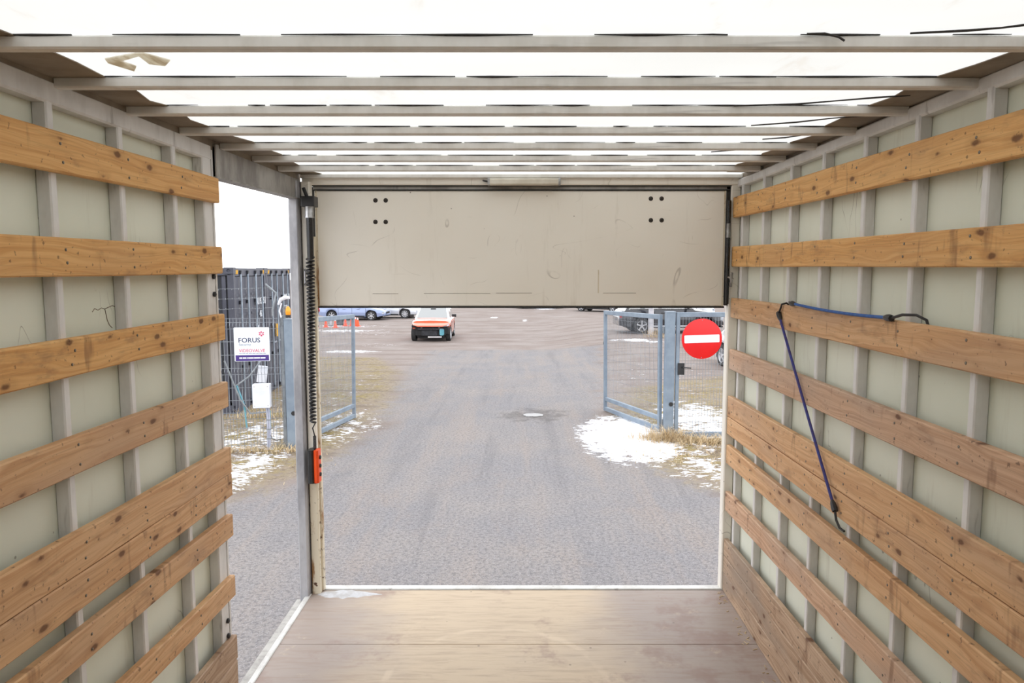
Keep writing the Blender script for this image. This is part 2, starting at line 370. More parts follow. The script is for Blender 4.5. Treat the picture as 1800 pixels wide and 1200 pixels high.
def axis_pts(lo, hi, dlo, dhi, st, grow=1.09):
    pts = []; x = dlo
    while x < dhi: pts.append(x); x += st
    s = st; x = dhi
    while x < hi: pts.append(x); s *= grow; x += s
    pts.append(hi); s = st; x = dlo-st; left = []
    while x > lo: left.append(x); s *= grow; x -= s
    left.append(lo); return sorted(left)+pts
def build_ground():
    xs = axis_pts(-140, 140, -6, 5, .13, 1.08); ys = axis_pts(-60, 260, 4.0, 19, .13, 1.035)
    g = G(); A = {'verge': [], 'road': [], 'snow': []}
    rnd = random.Random(3)
    for y in ys:
        for x in xs:
            z = gz(x, y); vg = max(dist_poly(x, y, VERGE_L), dist_poly(x, y, VERGE_R)) if (-17 < x < 13 and 4 < y < 29) else -9
            rd = dist_poly(x, y, ROAD) if y < 32 else -9
            sn = 0.
            for (cx, cy, rx, ry, wt) in SN:
                e = ((x-cx)/rx)**2+((y-cy)/ry)**2
                if e < 3.: sn = max(sn, wt*max(0, 1-e/3.)**.7)
            hole = math.exp(-(((x-.23)/.55)**2+((y-14.1)/.5)**2))
            g.v.append((x, y, z-.035*hole+sstep(0, .6, vg)*.02+(rnd.random()-.5)*(.012 if vg > 0 else .004)))
            A['verge'].append(vg); A['road'].append(rd); A['snow'].append(sn)
    nx = len(xs)
    for j in range(len(ys)-1):
        for i in range(nx-1): g.f.append((j*nx+i, j*nx+i+1, (j+1)*nx+i+1, (j+1)*nx+i))
    k = NT('yard_ground'); p = k.n('NewGeometry').outputs['Position']
    at = {}
    for q in A:
        a = k.n('Attribute', attribute_name=q); at[q] = a.outputs['Fac']
    n1 = k.noise(p, .55, 5, .65); n2 = k.noise(p, 3.2, 5, .7); n3 = k.noise(p, 26, 3, .7); grit = k.voro(p, 55); grit2 = k.voro(p, 18)
    streak = k.noise(k.mapping(p, (2.2, .13, 1)), 1.0, 3, .6)
    road = k.mix(k.smooth(n1, .35, .68), srgb(164, 162, 164), srgb(178, 172, 168))
    road = k.mix(k.math('MULTIPLY', k.smooth(streak, .48, .68), .6), road, srgb(186, 174, 165))
    road = k.mix(k.math('MULTIPLY', k.smooth(k.noise(k.mapping(p, (1, .45, 1)), .9, 5, .7, .4), .50, .70), .55), road, srgb(180, 167, 157))
    road = k.mix(k.math('MULTIPLY', k.smooth(streak, .46, .32), .4), road, srgb(136, 134, 137))
    road = k.mix(k.math('MULTIPLY', k.smooth(n3, .42, .66), .6), road, srgb(112, 110, 114))
    road = k.mix(k.math('MULTIPLY', k.math('SUBTRACT', 1.0, k.smooth(grit, .15, .35)), .6), road, srgb(214, 212, 214))
    lot = k.mix(k.smooth(n1, .32, .7), srgb(168, 154, 146), srgb(186, 176, 170))
    lot = k.mix(k.math('MULTIPLY', k.smooth(k.noise(k.mapping(p, (.35, 1.2, 1), rot=(0, 0, .35)), 1.0, 4, .7, .5), .52, .7), .55), lot, srgb(140, 124, 114))
    lot = k.mix(k.math('MULTIPLY', k.smooth(n3, .45, .75), .4), lot, srgb(124, 110, 102))
    moss = k.mix(k.smooth(n2, .36, .64), srgb(172, 154, 84), srgb(176, 160, 140))
    moss = k.mix(k.math('MULTIPLY', k.smooth(k.noise(p, 9, 5, .75), .48, .62), .8), moss, srgb(120, 100, 76))
    moss = k.mix(k.math('MULTIPLY', k.smooth(k.noise(k.mapping(p, (1, 2.2, 1)), 16, 4, .75), .52, .66), .75), moss, srgb(214, 202, 176))
    wob = k.lin(n2, .3, .7, -.5, .5); wob2 = k.lin(n1, .3, .7, -1.2, 1.2)
    rm = k.smooth(k.math('ADD', at['road'], k.math('ADD', k.math('MULTIPLY', wob, .5), k.math('MULTIPLY', wob2, .35))), -.35, .35)
    col = k.mix(rm, lot, road)
    vm = k.smooth(k.math('ADD', at['verge'], wob), -.25, .45); vm = k.math('MULTIPLY', vm, k.lin(k.noise(p, 1.1, 4, .65), .3, .62, .35, 1.0), True)
    col = k.mix(vm, col, moss)
    # brown tyre tracks crossing the yard
    tr = k.n('TexWave', wave_type='RINGS'); k.l(k.mapping(p, (1, 1, 0), (-22, -8, 0)), tr.inputs['Vector']); tr.inputs['Scale'].default_value = .16; tr.inputs['Distortion'].default_value = 1.2; tr.inputs['Detail'].default_value = 2
    col = k.mix(k.math('MULTIPLY', k.math('MULTIPLY', k.smooth(tr.outputs['Fac'], .93, .99), k.math('SUBTRACT', 1.0, rm)), .4), col, srgb(124, 108, 98))
    # wet hollow around the puddle
    ds = k.n('VectorMath', operation='DISTANCE'); k.l(p, ds.inputs[0]); ds.inputs[1].default_value = (.23, 14.1, 0)
    wet = k.math('SUBTRACT', 1.0, k.smooth(k.math('ADD', ds.outputs['Value'], wob), .2, .85)); col = k.mix(k.math('MULTIPLY', wet, .55), col, srgb(104, 100, 98))
    col = k.mix(1.0, col, (.60, .595, .60), 'MULTIPLY')
    sv = k.math('ADD', at['snow'], k.math('ADD', k.lin(n2, .25, .75, -.22, .22), k.lin(k.noise(k.mapping(p, (1, 2.6, 1)), 7, 5, .75), .25, .75, -.26, .26)))
    sm = k.math('MULTIPLY', k.smooth(sv, .22, .30), k.smooth(at['snow'], .01, .05))
    col = k.mix(sm, col, (.86, .88, .93))
    hgt = k.math('ADD', k.math('MULTIPLY', n3, .6), k.math('ADD', k.math('MULTIPLY', grit, .4), k.math('MULTIPLY', sm, .5)))
    k.bsdf(col, .85, 0, k.bump(hgt, .5, .02), .25); M['ground'] = k.m
    o = g.obj('ground', 'ground', None, smooth=True)
    for q in A:
        at_ = o.data.attributes.new(q, 'FLOAT', 'POINT'); at_.data.foreach_set('value', A[q])
    tag(o, 'grey gravel road running out into a brown yard with mossy verges', 'ground', kind='structure')
build_ground()

# ================================================================== THE LOAD BOX
pm('flashing', srgb(150, 138, 122), srgb(122, 110, 96), 5, .7)
FZ = CAMZ-1.91                                         # load floor
Y0, Y1 = -2.6, 4.18                                    # bulkhead and rear sill
XRB, XRS, XRP = 1.21, 1.235, 1.275                     # right: board face, stud face, panel face
XLB, XLS, XLP = -1.24, -1.265, -1.305
YL = 2.995                                             # the left wall stops here (side door opening)
def bowz(y): return CAMZ+.488+.0125*(y-1.65)           # underside of the roof bows
def roofz(y): return bowz(y)+.031
# floor
fl = G().box((-.015, (Y0+4.10)/2, FZ-.075), (2.62, 4.10-Y0, .11)).obj('floor', 'alu_dark')
tag(fl, 'brown worn plywood load floor of the truck body', 'floor', kind='structure')
seams = [4.18, 3.547, 2.33, 1.11, -.11, -1.33, Y0]
for a, b in zip(seams[1:], seams):
    g = G().cbox((0, 0, 0), (2.475, b-a-.003, .02), .002, 0); g.obj('plywood_sheet', 'ply', fl, (-.012, (a+b)/2, FZ-.010))
# rear and side sills
t = G().cbox((-.005, 4.213, FZ-.012), (2.42, .05, .034), .004, 0).obj('trim_1', 'alu_white'); tag(t, 'white metal sill along the rear edge of the load floor', 'sill', kind='structure')
G().box((-.005, 4.243, FZ-.045), (2.42, .012, .09)).obj('lip', 'alu_white', t)
t = G().cbox((-1.259, 3.56, FZ-.008), (.03, 1.12, .030), .004, 1).obj('trim_2', 'alu_white'); tag(t, 'white edge strip along the floor at the side door opening', 'sill', kind='structure')

def yz_plate(x0, x1, pts, name, m, parent=None):      # outline in (y, z), thickness along x
    return G().prism(pts, x1-x0, 0, x0).obj(name, m, parent)
# walls
wr = G().box((XRP+.018, (Y0+4.26)/2, (FZ-.02+CAMZ+.5)/2), (.036, 4.26-Y0, CAMZ+.5-FZ+.02)).obj('wall_right', 'panel')
tag(wr, 'pale green panelled side wall with a hanging strap and long plank rails', 'wall', kind='structure')
wl = G().box((XLP-.018, (Y0+YL)/2, (FZ-.02+CAMZ+.5)/2), (.036, YL-Y0, CAMZ+.5-FZ+.02)).obj('wall_left', 'panel')
tag(wl, 'pale green panelled side wall ending at the side door opening', 'wall', kind='structure')
wf = G().box((-.015, Y0-.02, (FZ+CAMZ+.5)/2), (2.66, .04, CAMZ+.5-FZ+.04)).obj('wall_front', 'panel'); tag(wf, 'plain pale bulkhead closing the front of the load box', 'wall', kind='structure')
# studs (shared mesh)
zt, zb = CAMZ+.49, FZ
def stud_mesh(name, wide, deep):
    g = G(); h = wide/2
    g.cbox((0, 0, 0), (deep, wide, zt-zb), .004, 2); return g.mesh(name, 'alu_stud')
sm = stud_mesh('stud', .030, .041)
yr = [1.94+.36*i for i in range(-12, 7)]; yr = [y for y in yr if y > Y0+.05]
yr_fix = {1.94: 1.957, 2.30: 2.308, 2.66: 2.65, 3.02: 3.01, 3.38: 3.365, 3.74: 3.74, 4.10: 4.095}
STR = []
for y in yr:
    yy = yr_fix.get(round(y, 2), y); STR.append(yy); put('stud', sm, wr, ((XRS+XRP)/2, yy, (zt+zb)/2))
STL = [1.987, 2.33, 2.682]+[1.987-.35*i for i in range(1, 13)]; STL = [y for y in STL if y > Y0+.05]
for y in STL: put('stud', sm, wl, ((XLS+XLP)/2, y, (zt+zb)/2))
ep = G().cbox(((XLS+XLP)/2, 2.957, (zt+zb)/2), (.042, .078, zt-zb), .004, 2).obj('end_post', 'alu_stud', wl)
G().box((-1.287, 3.004, (zt+zb)/2), (.05, .014, zt-zb)).obj('edge_flange', 'alu_stud', wl)
bm_ = G().lathe([(.0, 0), (.009, 0), (.011, .004), (.011, .010), (.006, .013), (0.0005, .0135)], 'x', n=10).mesh('bolt', 'black_plastic', True)
for (px, py) in ((378, 486), (377, 517), (404, 1086), (405, 1112)):
    p = atX(px, py, -1.262); put('bolt', bm_, ep, (-1.266, 2.972, p.z))
q = [(162, 548), (166, 542), (172, 545), (178, 541), (184, 543), (186, 552), (188, 562), (192, 571), (197, 576)]
G().tube([Vector((XLP+.0005, atX(x, y, XLP).y, atX(x, y, XLP).z)) for x, y in q], .0013, 5).obj('scuff_mark', 'scrape', wl)
q = [(184, 543), (190, 540), (197, 537), (204, 539)]
G().tube([Vector((XLP+.0005, atX(x, y, XLP).y, atX(x, y, XLP).z)) for x, y in q], .0013, 5).obj('scuff_mark', 'scrape', wl)
# top rails
G().cbox((-1.285, (Y0+YL)/2, CAMZ+.478), (.046, YL-Y0, .062), .006, 1).obj('top_rail', 'alu_stud', wl)
G().cbox((1.257, (Y0+4.19)/2, CAMZ+.497), (.046, 4.19-Y0, .044), .006, 1).obj('top_rail', 'alu_stud', wr)
# plank rails
scm = G().lathe([(.0005, 0), (.0045, 0), (.0045, .0012), (.0005, .0022)], 'x', n=8).mesh('screw', 'screw')
def plank(wall, side, ya, yb, za, zb_, m, screws):
    """za/zb_: (top, bottom) at near end ya and far end yb"""
    face, back = (XRB, XRS+.0005) if side > 0 else (XLB, XLS-.0005)
    th = abs(back-face); ym = (ya+yb)/2; zm = (za[0]+za[1]+zb_[0]+zb_[1])/4
    n = 7; rings = []; rnd = random.Random(int(za[0]*1000)+(5 if side > 0 else 9)); c = .004
    for i in range(n):
        t = i/(n-1); y = ya+(yb-ya)*t-ym; top = za[0]+(zb_[0]-za[0])*t-zm+rnd.uniform(-.002, .002); bot = za[1]+(zb_[1]-za[1])*t-zm+rnd.uniform(-.002, .002)
        xs_, xi = side*th/2, -side*th/2                 # outer (stud side), inner (room side)
        rings.append([(xs_, y, bot), (xs_, y, top), (xi+side*c, y, top), (xi, y, top-c), (xi, y, bot+c), (xi+side*c, y, bot)])
    o = G().loft(rings).obj('plank', m, wall, ((face+back)/2, ym, CAMZ+zm))
    rnd = random.Random(int(abs(za[0])*977))
    for y in screws:
        if not (ya+.02 < y < yb-.02): continue
        t = (y-ya)/(yb-ya); top = za[0]+(zb_[0]-za[0])*t-zm; bot = za[1]+(zb_[1]-za[1])*t-zm
        for q in (.28, .72):
            s_ = put('screw', scm, o, (-side*th/2, y-ym+rnd.uniform(-.01, .01), bot+(top-bot)*q+rnd.uniform(-.008, .008)), (0, 0, math.pi if side > 0 else 0))
    return o
RB = [((.390, .278), (.417, .302), 'pine_warm'), ((.115, .010), (.137, .023), 'pine_warm'), ((-.165, -.274), (-.153, -.269), 'pine_tan'), ((-.455, -.566), (-.451, -.570), 'pine_worn'),
      ((-.714, -.8285), (-.725, -.848), 'pine_tan'), ((-.831, -.932), (-.8505, -.953), 'pine_tan'), ((-1.000, -1.105), (-1.015, -1.132), 'pine_tan'), ((-1.255, -1.365), (-1.299, -1.414), 'pine_worn'),
      ((-1.520, -1.640), (-1.589, -1.691), 'pine_grey'), ((-1.643, -1.765), (-1.6935, -1.798), 'pine_grey'), ((-1.768, -1.911), (-1.8005, -1.911), 'pine_grey')]
LB = [((.373, .263), (.379, .277), 'pine_warm'), ((.088, -.015), (.098, -.012), 'pine_warm'), ((-.187, -.292), (-.179, -.285), 'pine_warm'), ((-.461, -.564), (-.466, -.574), 'pine_tan'),
      ((-.728, -.8435), (-.746, -.8585), 'pine_tan'), ((-.846, -.948), (-.861, -.959), 'pine_tan'), ((-1.005, -1.105), (-1.036, -1.133), 'pine_tan'), ((-1.262, -1.360), (-1.309, -1.401), 'pine_tan'),
      ((-1.535, -1.66), (-1.574, -1.685), 'pine_grey'), ((-1.663, -1.785), (-1.6875, -1.797), 'pine_grey'), ((-1.788, -1.911), (-1.7995, -1.911), 'pine_grey')]
rn = random.Random(2)
for wall, side, L, ye, ST in ((wr, 1, RB, 4.178, STR), (wl, -1, LB, 3.012, STL)):
    for (near, far, m) in L:
        k = (near[0]-far[0])/(ye-1.75)*1.25; k2 = (near[1]-far[1])/(ye-1.75)*1.25
        if near[1] < -1.9: k2 = 0
        na = (near[0]+k, near[1]+k2); e = ye+rn.uniform(-.006, .012)*(1 if side < 0 else .5)
        plank(wall, side, .5, e, na, far, m, [y for y in ST if y > 1.6])
        plank(wall, side, Y0+.01, .497, na, na, m, [])
# roof sheet, bows, sealant
cg = G(); nx = 2
cg.face([(-1.31, Y0-.03, roofz(Y0)), (1.30, Y0-.03, roofz(Y0)), (1.30, 4.20, roofz(4.20)), (-1.31, 4.20, roofz(4.20))])
ce = cg.obj('ceiling', 'roof'); tag(ce, 'translucent white sheet roof over the load box', 'ceiling', kind='structure')
bow_m = G().cbox((0, 0, .0145), (2.50, .034, .029), .004, 0).mesh('roof_bow', 'alu_bow')
rs = random.Random(11)
for i in range(-11, 7):
    y = 1.665+.36*i
    if y < Y0+.1: continue
    b = put('roof_bow', bow_m, ce, (-.012, y, bowz(y)))
    if i < 0: continue
    g = G(); x = -1.15
    while x < 1.2:                                     # squeezed-out black sealant, in broken runs
        ln = rs.uniform(.05, .32); h0, h1 = rs.uniform(.001, .0045), rs.uniform(.001, .0055)
        xe = min(1.22, x+ln); mid = (x+xe)/2
        g.loft([[(x, -.0185, .030), (x, -.0155, .030), (x, -.0155, .0285), (x, -.0185, .0285)], [(mid, -.0215, .030), (mid, -.0155, .030), (mid, -.0155, .030-h0-.001), (mid, -.0215, .030-h0)], [(xe, -.0185, .030), (xe, -.0155, .030), (xe, -.0155, .030-h1*.5), (xe, -.0185, .030-h1*.5)]])
        x = xe+rs.choice((.0, .01, .03, .09, .16))*(1 if rs.random() < .8 else 1.5)
    g.obj('sealant_bead', 'sealant', b)
# loose strands of sealant tape drooping off the bows near the right wall
for (pts) in ([(1290, 192), (1400, 189), (1470, 183), (1540, 177), (1600, 173)], [(1320, 228), (1400, 222), (1460, 215), (1520, 210)], [(1340, 253), (1380, 250), (1420, 244), (1470, 241)], [(1600, 60), (1700, 55), (1760, 50), (1815, 43)], [(1250, 276), (1310, 271), (1370, 266)]):
    q = [atZ(x, y, CAMZ+.512) for x, y in pts]; q = [Vector((p.x, p.y, roofz(p.y)-.005)) for p in q]
    G().tube(q, [.0022, .0028, .002, .0028, .0022][:len(q)], 6).obj('loose_sealant', 'sealant', ce)
G().tube([(.625, 1.640, bowz(1.66)+.028), (.66, 1.630, bowz(1.66)+.026), (.69, 1.628, bowz(1.66)+.018), (.703, 1.628, bowz(1.66)+.010)], .0024, 6).obj('loose_sealant', 'sealant', ce)
# dark flashing along both roof edges, with an uneven inner edge
for side in (-1, 1):
    rings = []; y = Y0; rf = random.Random(4+side)
    while y < 4.2:
        xi = (1.135 if side > 0 else -1.135)+rf.uniform(-.035, .03)*(1); xo = side*1.30
        rings.append([(xi, y, roofz(y)-.0015), (xo, y, roofz(y)-.0015), (xo, y, roofz(y)-.006), (xi, y, roofz(y)-.004)]); y += rf.uniform(.10, .2)
    G().loft(rings).obj('edge_flashing', 'flashing', ce)
for xa, xb, ye in ((-1.312, -1.264, 4.20), (1.252, 1.312, 4.20)):
    G().loft([[(xa, y, CAMZ+.492), (xb, y, CAMZ+.492), (xb, y, roofz(y)-.001), (xa, y, roofz(y)-.001)] for y in (Y0, ye)]).obj('eave_profile', 'flashing', ce)
# scrap of torn tape stuck under the roof
q = [(184, 105), (215, 97), (238, 95), (252, 93), (300, 108), (290, 118), (262, 112), (244, 100), (214, 108), (240, 118), (236, 127), (190, 112)]
rw = random.Random(8); P = [atZ(x, y, CAMZ+.515) for x, y in q]; P = [Vector((p.x, p.y, roofz(p.y)-.004-rw.uniform(0, .004))) for p in P]
g = G(); g.face(P); g.face([p+Vector((0, 0, .0025)) for p in P][::-1])
tag(g.obj('tape_scrap', 'tape'), 'crumpled scrap of torn beige tape stuck to the underside of the roof', 'tape')

# side door header beam
hb = G().prism([(3.02, CAMZ+.385), (4.165, CAMZ+.408), (4.165, CAMZ+.512), (3.02, CAMZ+.506)], .035, 0, -1.292).obj('trim_3', 'alu_dark')
tag(hb, 'dull aluminium beam over the side door opening', 'beam', kind='structure')
G().prism([(3.01, CAMZ+.380), (4.165, CAMZ+.403), (4.165, CAMZ+.4085), (3.01, CAMZ+.3855)], .055, 0, -1.30).obj('drip_edge', 'alu_dark', hb)
G().cbox((-1.275, 3.035, CAMZ+.45), (.055, .03, .13), .004, 2).obj('end_bracket', 'alu_dark', hb)
# rear frame
pl = thing('trim_4', 'aluminium and cream corner post beside the side door opening', 'post', (0, 0, FZ-.02), kind='structure')
zc = (CAMZ+.51-FZ)/2; hh = CAMZ+.51-FZ+.02
G().cbox((-1.275, 4.115, zc), (.052, .07, hh), .006, 2).obj('outer_profile', 'alu_post', pl)
G().box((-1.2465, 4.155, zc), (.008, .03, hh)).obj('recess_shade_strip', 'rubber', pl)  # dark strip standing in for the shade in the recess between the profiles
G().cbox((-1.219, 4.16, zc+.35), (.050, .06, hh-.7), .006, 2).obj('inner_profile', 'cream', pl)
G().cbox((-1.219, 4.16, .36), (.050, .06, .70), .006, 2).obj('inner_profile', 'cream_rusty', pl)
G().cbox((-1.190, 4.185, .5*(2.13+.02)), (.016, .04, 2.10), .004, 2).obj('door_strip', 'cream_rusty', pl)
lz = lambda py: atY(535, py, 4.125).z-FZ+.02
G().tube([(-1.232, 4.125, lz(474)), (-1.215, 4.115, lz(478)), (-1.204, 4.118, lz(488)), (-1.218, 4.115, lz(496)), (-1.232, 4.125, lz(500))], .006, 6).cbox((-1.232, 4.128, lz(487)), (.010, .012, .10), .002, 2).obj('latch_bracket', 'chrome', pl)
pr = thing('trim_5', 'cream painted corner post behind the plank ends of the right wall', 'post', (0, 0, FZ-.02), kind='structure')
G().cbox((1.228, 4.225, zc), (.056, .07, hh), .006, 2).obj('inner_profile', 'cream', pr)
G().cbox((1.268, 4.225, zc), (.022, .07, hh), .004, 2).obj('outer_profile', 'alu_white', pr)
th = thing('trim_6', 'cream painted header over the rear doorway with a dark seal', 'header', (0, 0, CAMZ), kind='structure')
G().cbox((0, 4.225, .516), (2.50, .09, .058), .006, 0).obj('header_box', 'cream', th)
G().cbox((0, 4.168, .534), (2.50, .035, .022), .004, 0).obj('header_angle', 'alu_bow', th)
G().box((0, 4.200, .4845), (2.40, .02, .006)).obj('seal', 'rubber', th)
G().box((0, 4.215, .473), (2.39, .02, .018)).obj('seal_carrier', 'alu_dark', th)
G().box((0, 4.205, .4615), (2.38, .02, .006)).obj('seal', 'rubber', th)
G().box((1.189, 4.22, .14), (.022, .03, .68)).obj('side_seal', 'rubber', th)
G().box((-1.197, 4.225, .14), (.012, .03, .68)).obj('side_seal', 'rubber', th)
# rear door: upper flap panel
dr = G().cbox((-.006, 4.222, CAMZ+.127), (2.362, .036, .662), .004, 0).obj('door_1', 'cream'); tag(dr, 'scratched cream upper rear door panel with two groups of bolts', 'door', kind='structure')
bolt = G().lathe([(.0005, 0), (.013, 0), (.013, -.002), (.0085, -.0035), (.0075, -.001), (.0005, -.001)], 'y', n=14).mesh('bolt', 'dark_bolt', True)
for (px, py) in ((660, 352), (678, 352), (660, 390), (678, 390), (1144, 349), (1163, 349), (1144, 387), (1163, 387)):
    p = atY(px, py, 4.204); put('bolt', bolt, dr, (p.x, 4.2045, p.z))
G().box((-.006, 4.225, CAMZ-.209), (2.37, .045, .010)).obj('bottom_seal', 'rubber', dr)
G().box((-1.178, 4.208, CAMZ+.127), (.010, .012, .662)).obj('edge_strip', 'cream_rusty', dr)
G().box((1.168, 4.208, CAMZ+.127), (.010, .012, .662)).obj('edge_strip', 'cream_rusty', dr)
rp = atY(1052, 474, 4.203); rq = atY(1052, 515, 4.203)
G().box((rp.x, 4.2035, (rp.z+rq.z)/2), (.006, .0012, rp.z-rq.z)).obj('rust_streak', 'cream_rusty', dr)
for (xa, xb, py) in ((655, 700, 516), (745, 862, 515.5), (872, 935, 515), (1060, 1118, 515)):
    pa, pb = atY(xa, py, 4.203), atY(xb, py, 4.203); G().box(((pa.x+pb.x)/2, 4.2037, pa.z), (pb.x-pa.x, .0012, .0022)).obj('scrape_mark', 'scrape', dr)
g = G(); g.tube([(1.187, 4.18, CAMZ+.40), (1.187, 4.18, CAMZ-.19)], .011, 10); g.obj('gas_strut', 'black_gloss', dr, smooth=True)
G().tube([(1.187, 4.18, CAMZ+.27), (1.187, 4.18, CAMZ+.19)], .0125, 10).obj('strut_sleeve', 'chrome', dr, smooth=True)
G().tube([(1.187, 4.17, CAMZ-.035), (1.21, 4.155, CAMZ-.045), (1.205, 4.19, CAMZ-.06)], .006, 8).tube([(1.205, 4.15, CAMZ-.01), (1.205, 4.17, CAMZ-.09)], .007, 8).obj('strut_bracket', 'chrome', dr, smooth=True)
# interior lamp on the header
sl = thing('strip_light', 'slim strip lamp with pale cover fixed to the rear header', 'lamp', (.015, 4.148, CAMZ+.50))
G().cbox((0, .004, 0), (.392, .055, .036), .006, 0).obj('cover', 'lamp_cover', sl)
for s_ in (-1, 1): G().cbox((s_*.199, .004, 0), (.012, .058, .040), .004, 0).obj('end_cap', 'chrome', sl)
G().tube([(-.205, 0, .002), (-.222, .002, .006), (-.232, .02, .010)], .005, 6).obj('cable', 'rubber', sl)

# pendant control of the tail lift
pc = thing('pendant_control', 'black and orange tail lift handset hanging on a coiled cable by the post', 'handset', (-1.196, 4.085, FZ+.68))
zz = lambda py, px=545: atY(px, py, 4.085).z-(FZ+.68)
G().cbox((.008, .020, zz(354)), (.076, .085, .056), .006, 2).obj('bracket', 'black_plastic', pc)
G().tube([(-.02, .01, zz(330)), (.0, .0, zz(345))], .010, 8).obj('cable_stub', 'rubber', pc)
G().lathe([(.0005, zz(363)), (.024, zz(363)), (.024, zz(379)), (.026, zz(381)), (.026, zz(383)), (.0005, zz(383))], 'z', (.012, 0, 0), 16).obj('collar', 'chrome', pc, smooth=True)
G().lathe([(.0005, zz(383)), (.019, zz(383)), (.018, zz(455)), (.0005, zz(456))], 'z', (.012, 0, 0), 14).obj('sleeve', 'black_gloss', pc, smooth=True)
path = []; turns = 46; za, zb2 = zz(452), zz(742)
for i in range(turns*9+1):
    t = i/(turns*9); a = 2*math.pi*i/9; rr = .0195*(1-.25*t)
    path.append((.010-.010*t+rr*math.cos(a), rr*math.sin(a), za+(zb2-za)*t))
G().tube(path, .0065, 5).obj('coiled_cable', 'black_plastic', pc, smooth=True)
G().tube([path[-1], (-.004, 0, zz(752)), (.006, 0, zz(765)), (.009, 0, zz(775))], .004, 6).obj('cable_tail', 'black_plastic', pc)
rings = [(.0005, zz(766))]
for i in range(9): rings += [(.0105-.0*i, zz(766+i*2.6)), (.0085, zz(767.3+i*2.6))]
G().lathe(rings+[(.0005, zz(791))], 'z', (.006, 0, 0), 10).obj('strain_relief', 'black_plastic', pc)
zc2 = (zz(789)+zz(847))/2; hz = zz(789)-zz(847)
G().cbox((-.012, 0, zc2), (.036, .075, hz), .010, 2).obj('housing', 'black_plastic', pc)
face = G().cbox((.018, 0, zc2), (.028, .073, hz*.97), .010, 2).obj('front_shell', 'orange_plastic', pc)
btn = G().lathe([(.0005, 0), (.012, 0), (.012, .006), (.009, .009), (.0005, .009)], 'x', n=12).mesh('button', 'black_plastic', True)
for d in (.05, .0, -.05): put('button', btn, face, (.031, 0, zc2+d))

# bungee cords over the third plank of the right wall
def bw(px, py, X=1.193): return atX(px, py, X)
def bungee(label, cordmat, a, b, mid, hookA, hookB):
    t = thing('bungee_cord', label, 'bungee cord', a, group='bungee cords on the right wall')
    o = lambda p: Vector(p)-Vector(a)
    pts = []
    for i in range(13):
        s = i/12; p = Vector(a)*(1-s)**2+Vector(mid)*2*s*(1-s)+Vector(b)*s*s; pts.append(o(p))
    G().tube(pts, .0058, 8).obj('cord', cordmat, t, smooth=True)
    for end, d, hk in ((a, (Vector(a)-Vector(b)).normalized(), hookA), (b, (Vector(b)-Vector(a)).normalized(), hookB)):
        e = Vector(end); h = G().tube([o(e-d*.012), o(e), o(e+d*.022), o(e+d*.034)], [.0065, .0105, .0125, .011], 8)
        h.tube([o(e+d*.03)]+[o(p) for p in hk], .0048, 6); h.obj('hook', 'black_plastic', t, smooth=True)
top3 = lambda y: CAMZ-.165+.012*(y-1.75)/2.43
a = bw(1396, 534, 1.2); b = bw(1558, 558, 1.2); mid = bw(1470, 552, 1.2)
bungee('light blue bungee cord stretched along the top of a plank', 'bungee_blue', a, b, mid,
       [(1.206, a.y+.075, top3(a.y)+.018), (1.224, a.y+.105, top3(a.y)+.014), (1.240, a.y+.11, top3(a.y)-.004), (1.241, a.y+.09, top3(a.y)-.03)],
       [(1.205, b.y-.09, top3(b.y)+.024), (1.222, b.y-.14, top3(b.y)+.026), (1.240, b.y-.165, top3(b.y)+.012), (1.243, b.y-.18, top3(b.y)-.02)])
a = bw(1371, 559, 1.2); b = bw(1464, 884, 1.196); mid = (Vector(a)+Vector(b))/2+Vector((0, 0, -.004))
bungee('dark navy bungee cord hanging down from a plank across the lower planks', 'bungee_navy', a, b, mid,
       [(1.2, a.y-.004, a.z+.045), (1.202, a.y-.012, top3(a.y)+.004), (1.222, a.y-.016, top3(a.y)+.010), (1.241, a.y-.018, top3(a.y)-.004), (1.241, a.y-.018, top3(a.y)-.03)],
       [(1.196, b.y-.035, b.z-.055), (1.198, b.y-.062, b.z-.075), (1.203, b.y-.09, b.z-.078)])
# a little blown-in snow and litter on the floor
g = G(); rs2 = random.Random(6); ring = []
for i in range(40):
    a_ = 2*math.pi*i/40; x_ = -1.02+.17*math.cos(a_)*(1+.16*rs2.random()); ring.append((x_, 4.125+(.045*(1-.6*sstep(-1.05, -.85, x_)))*math.sin(a_)*(1+.5*rs2.random())))
g.loft([[(x, y, FZ) for x, y in ring], [(-1.03+(x+1.02)*.8, 4.127+(y-4.125)*.75, FZ+.003) for x, y in ring], [(-1.06+(x+1.02)*.3, 4.13+(y-4.125)*.3, FZ+.006) for x, y in ring]])
tag(g.obj('snow_dusting', 'snow_thin', smooth=True), 'thin drift of snow blown onto the floor by the corner post', 'snow', kind='stuff')
g = G(); rs2 = random.Random(16)
for i in range(60):
    x = 1.19-abs(rs2.gauss(0, .03)); y = rs2.uniform(2.4, 4.15); a_ = rs2.uniform(0, 3.1); l_ = rs2.uniform(.008, .03)
    g.box((x, y, FZ+.0015), (l_, .0025, .003), Matrix.Rotation(a_, 3, 'Z'))
tag(g.obj('wood_litter', 'straw'), 'splinters and straw lying along the foot of the right wall', 'litter', kind='stuff')

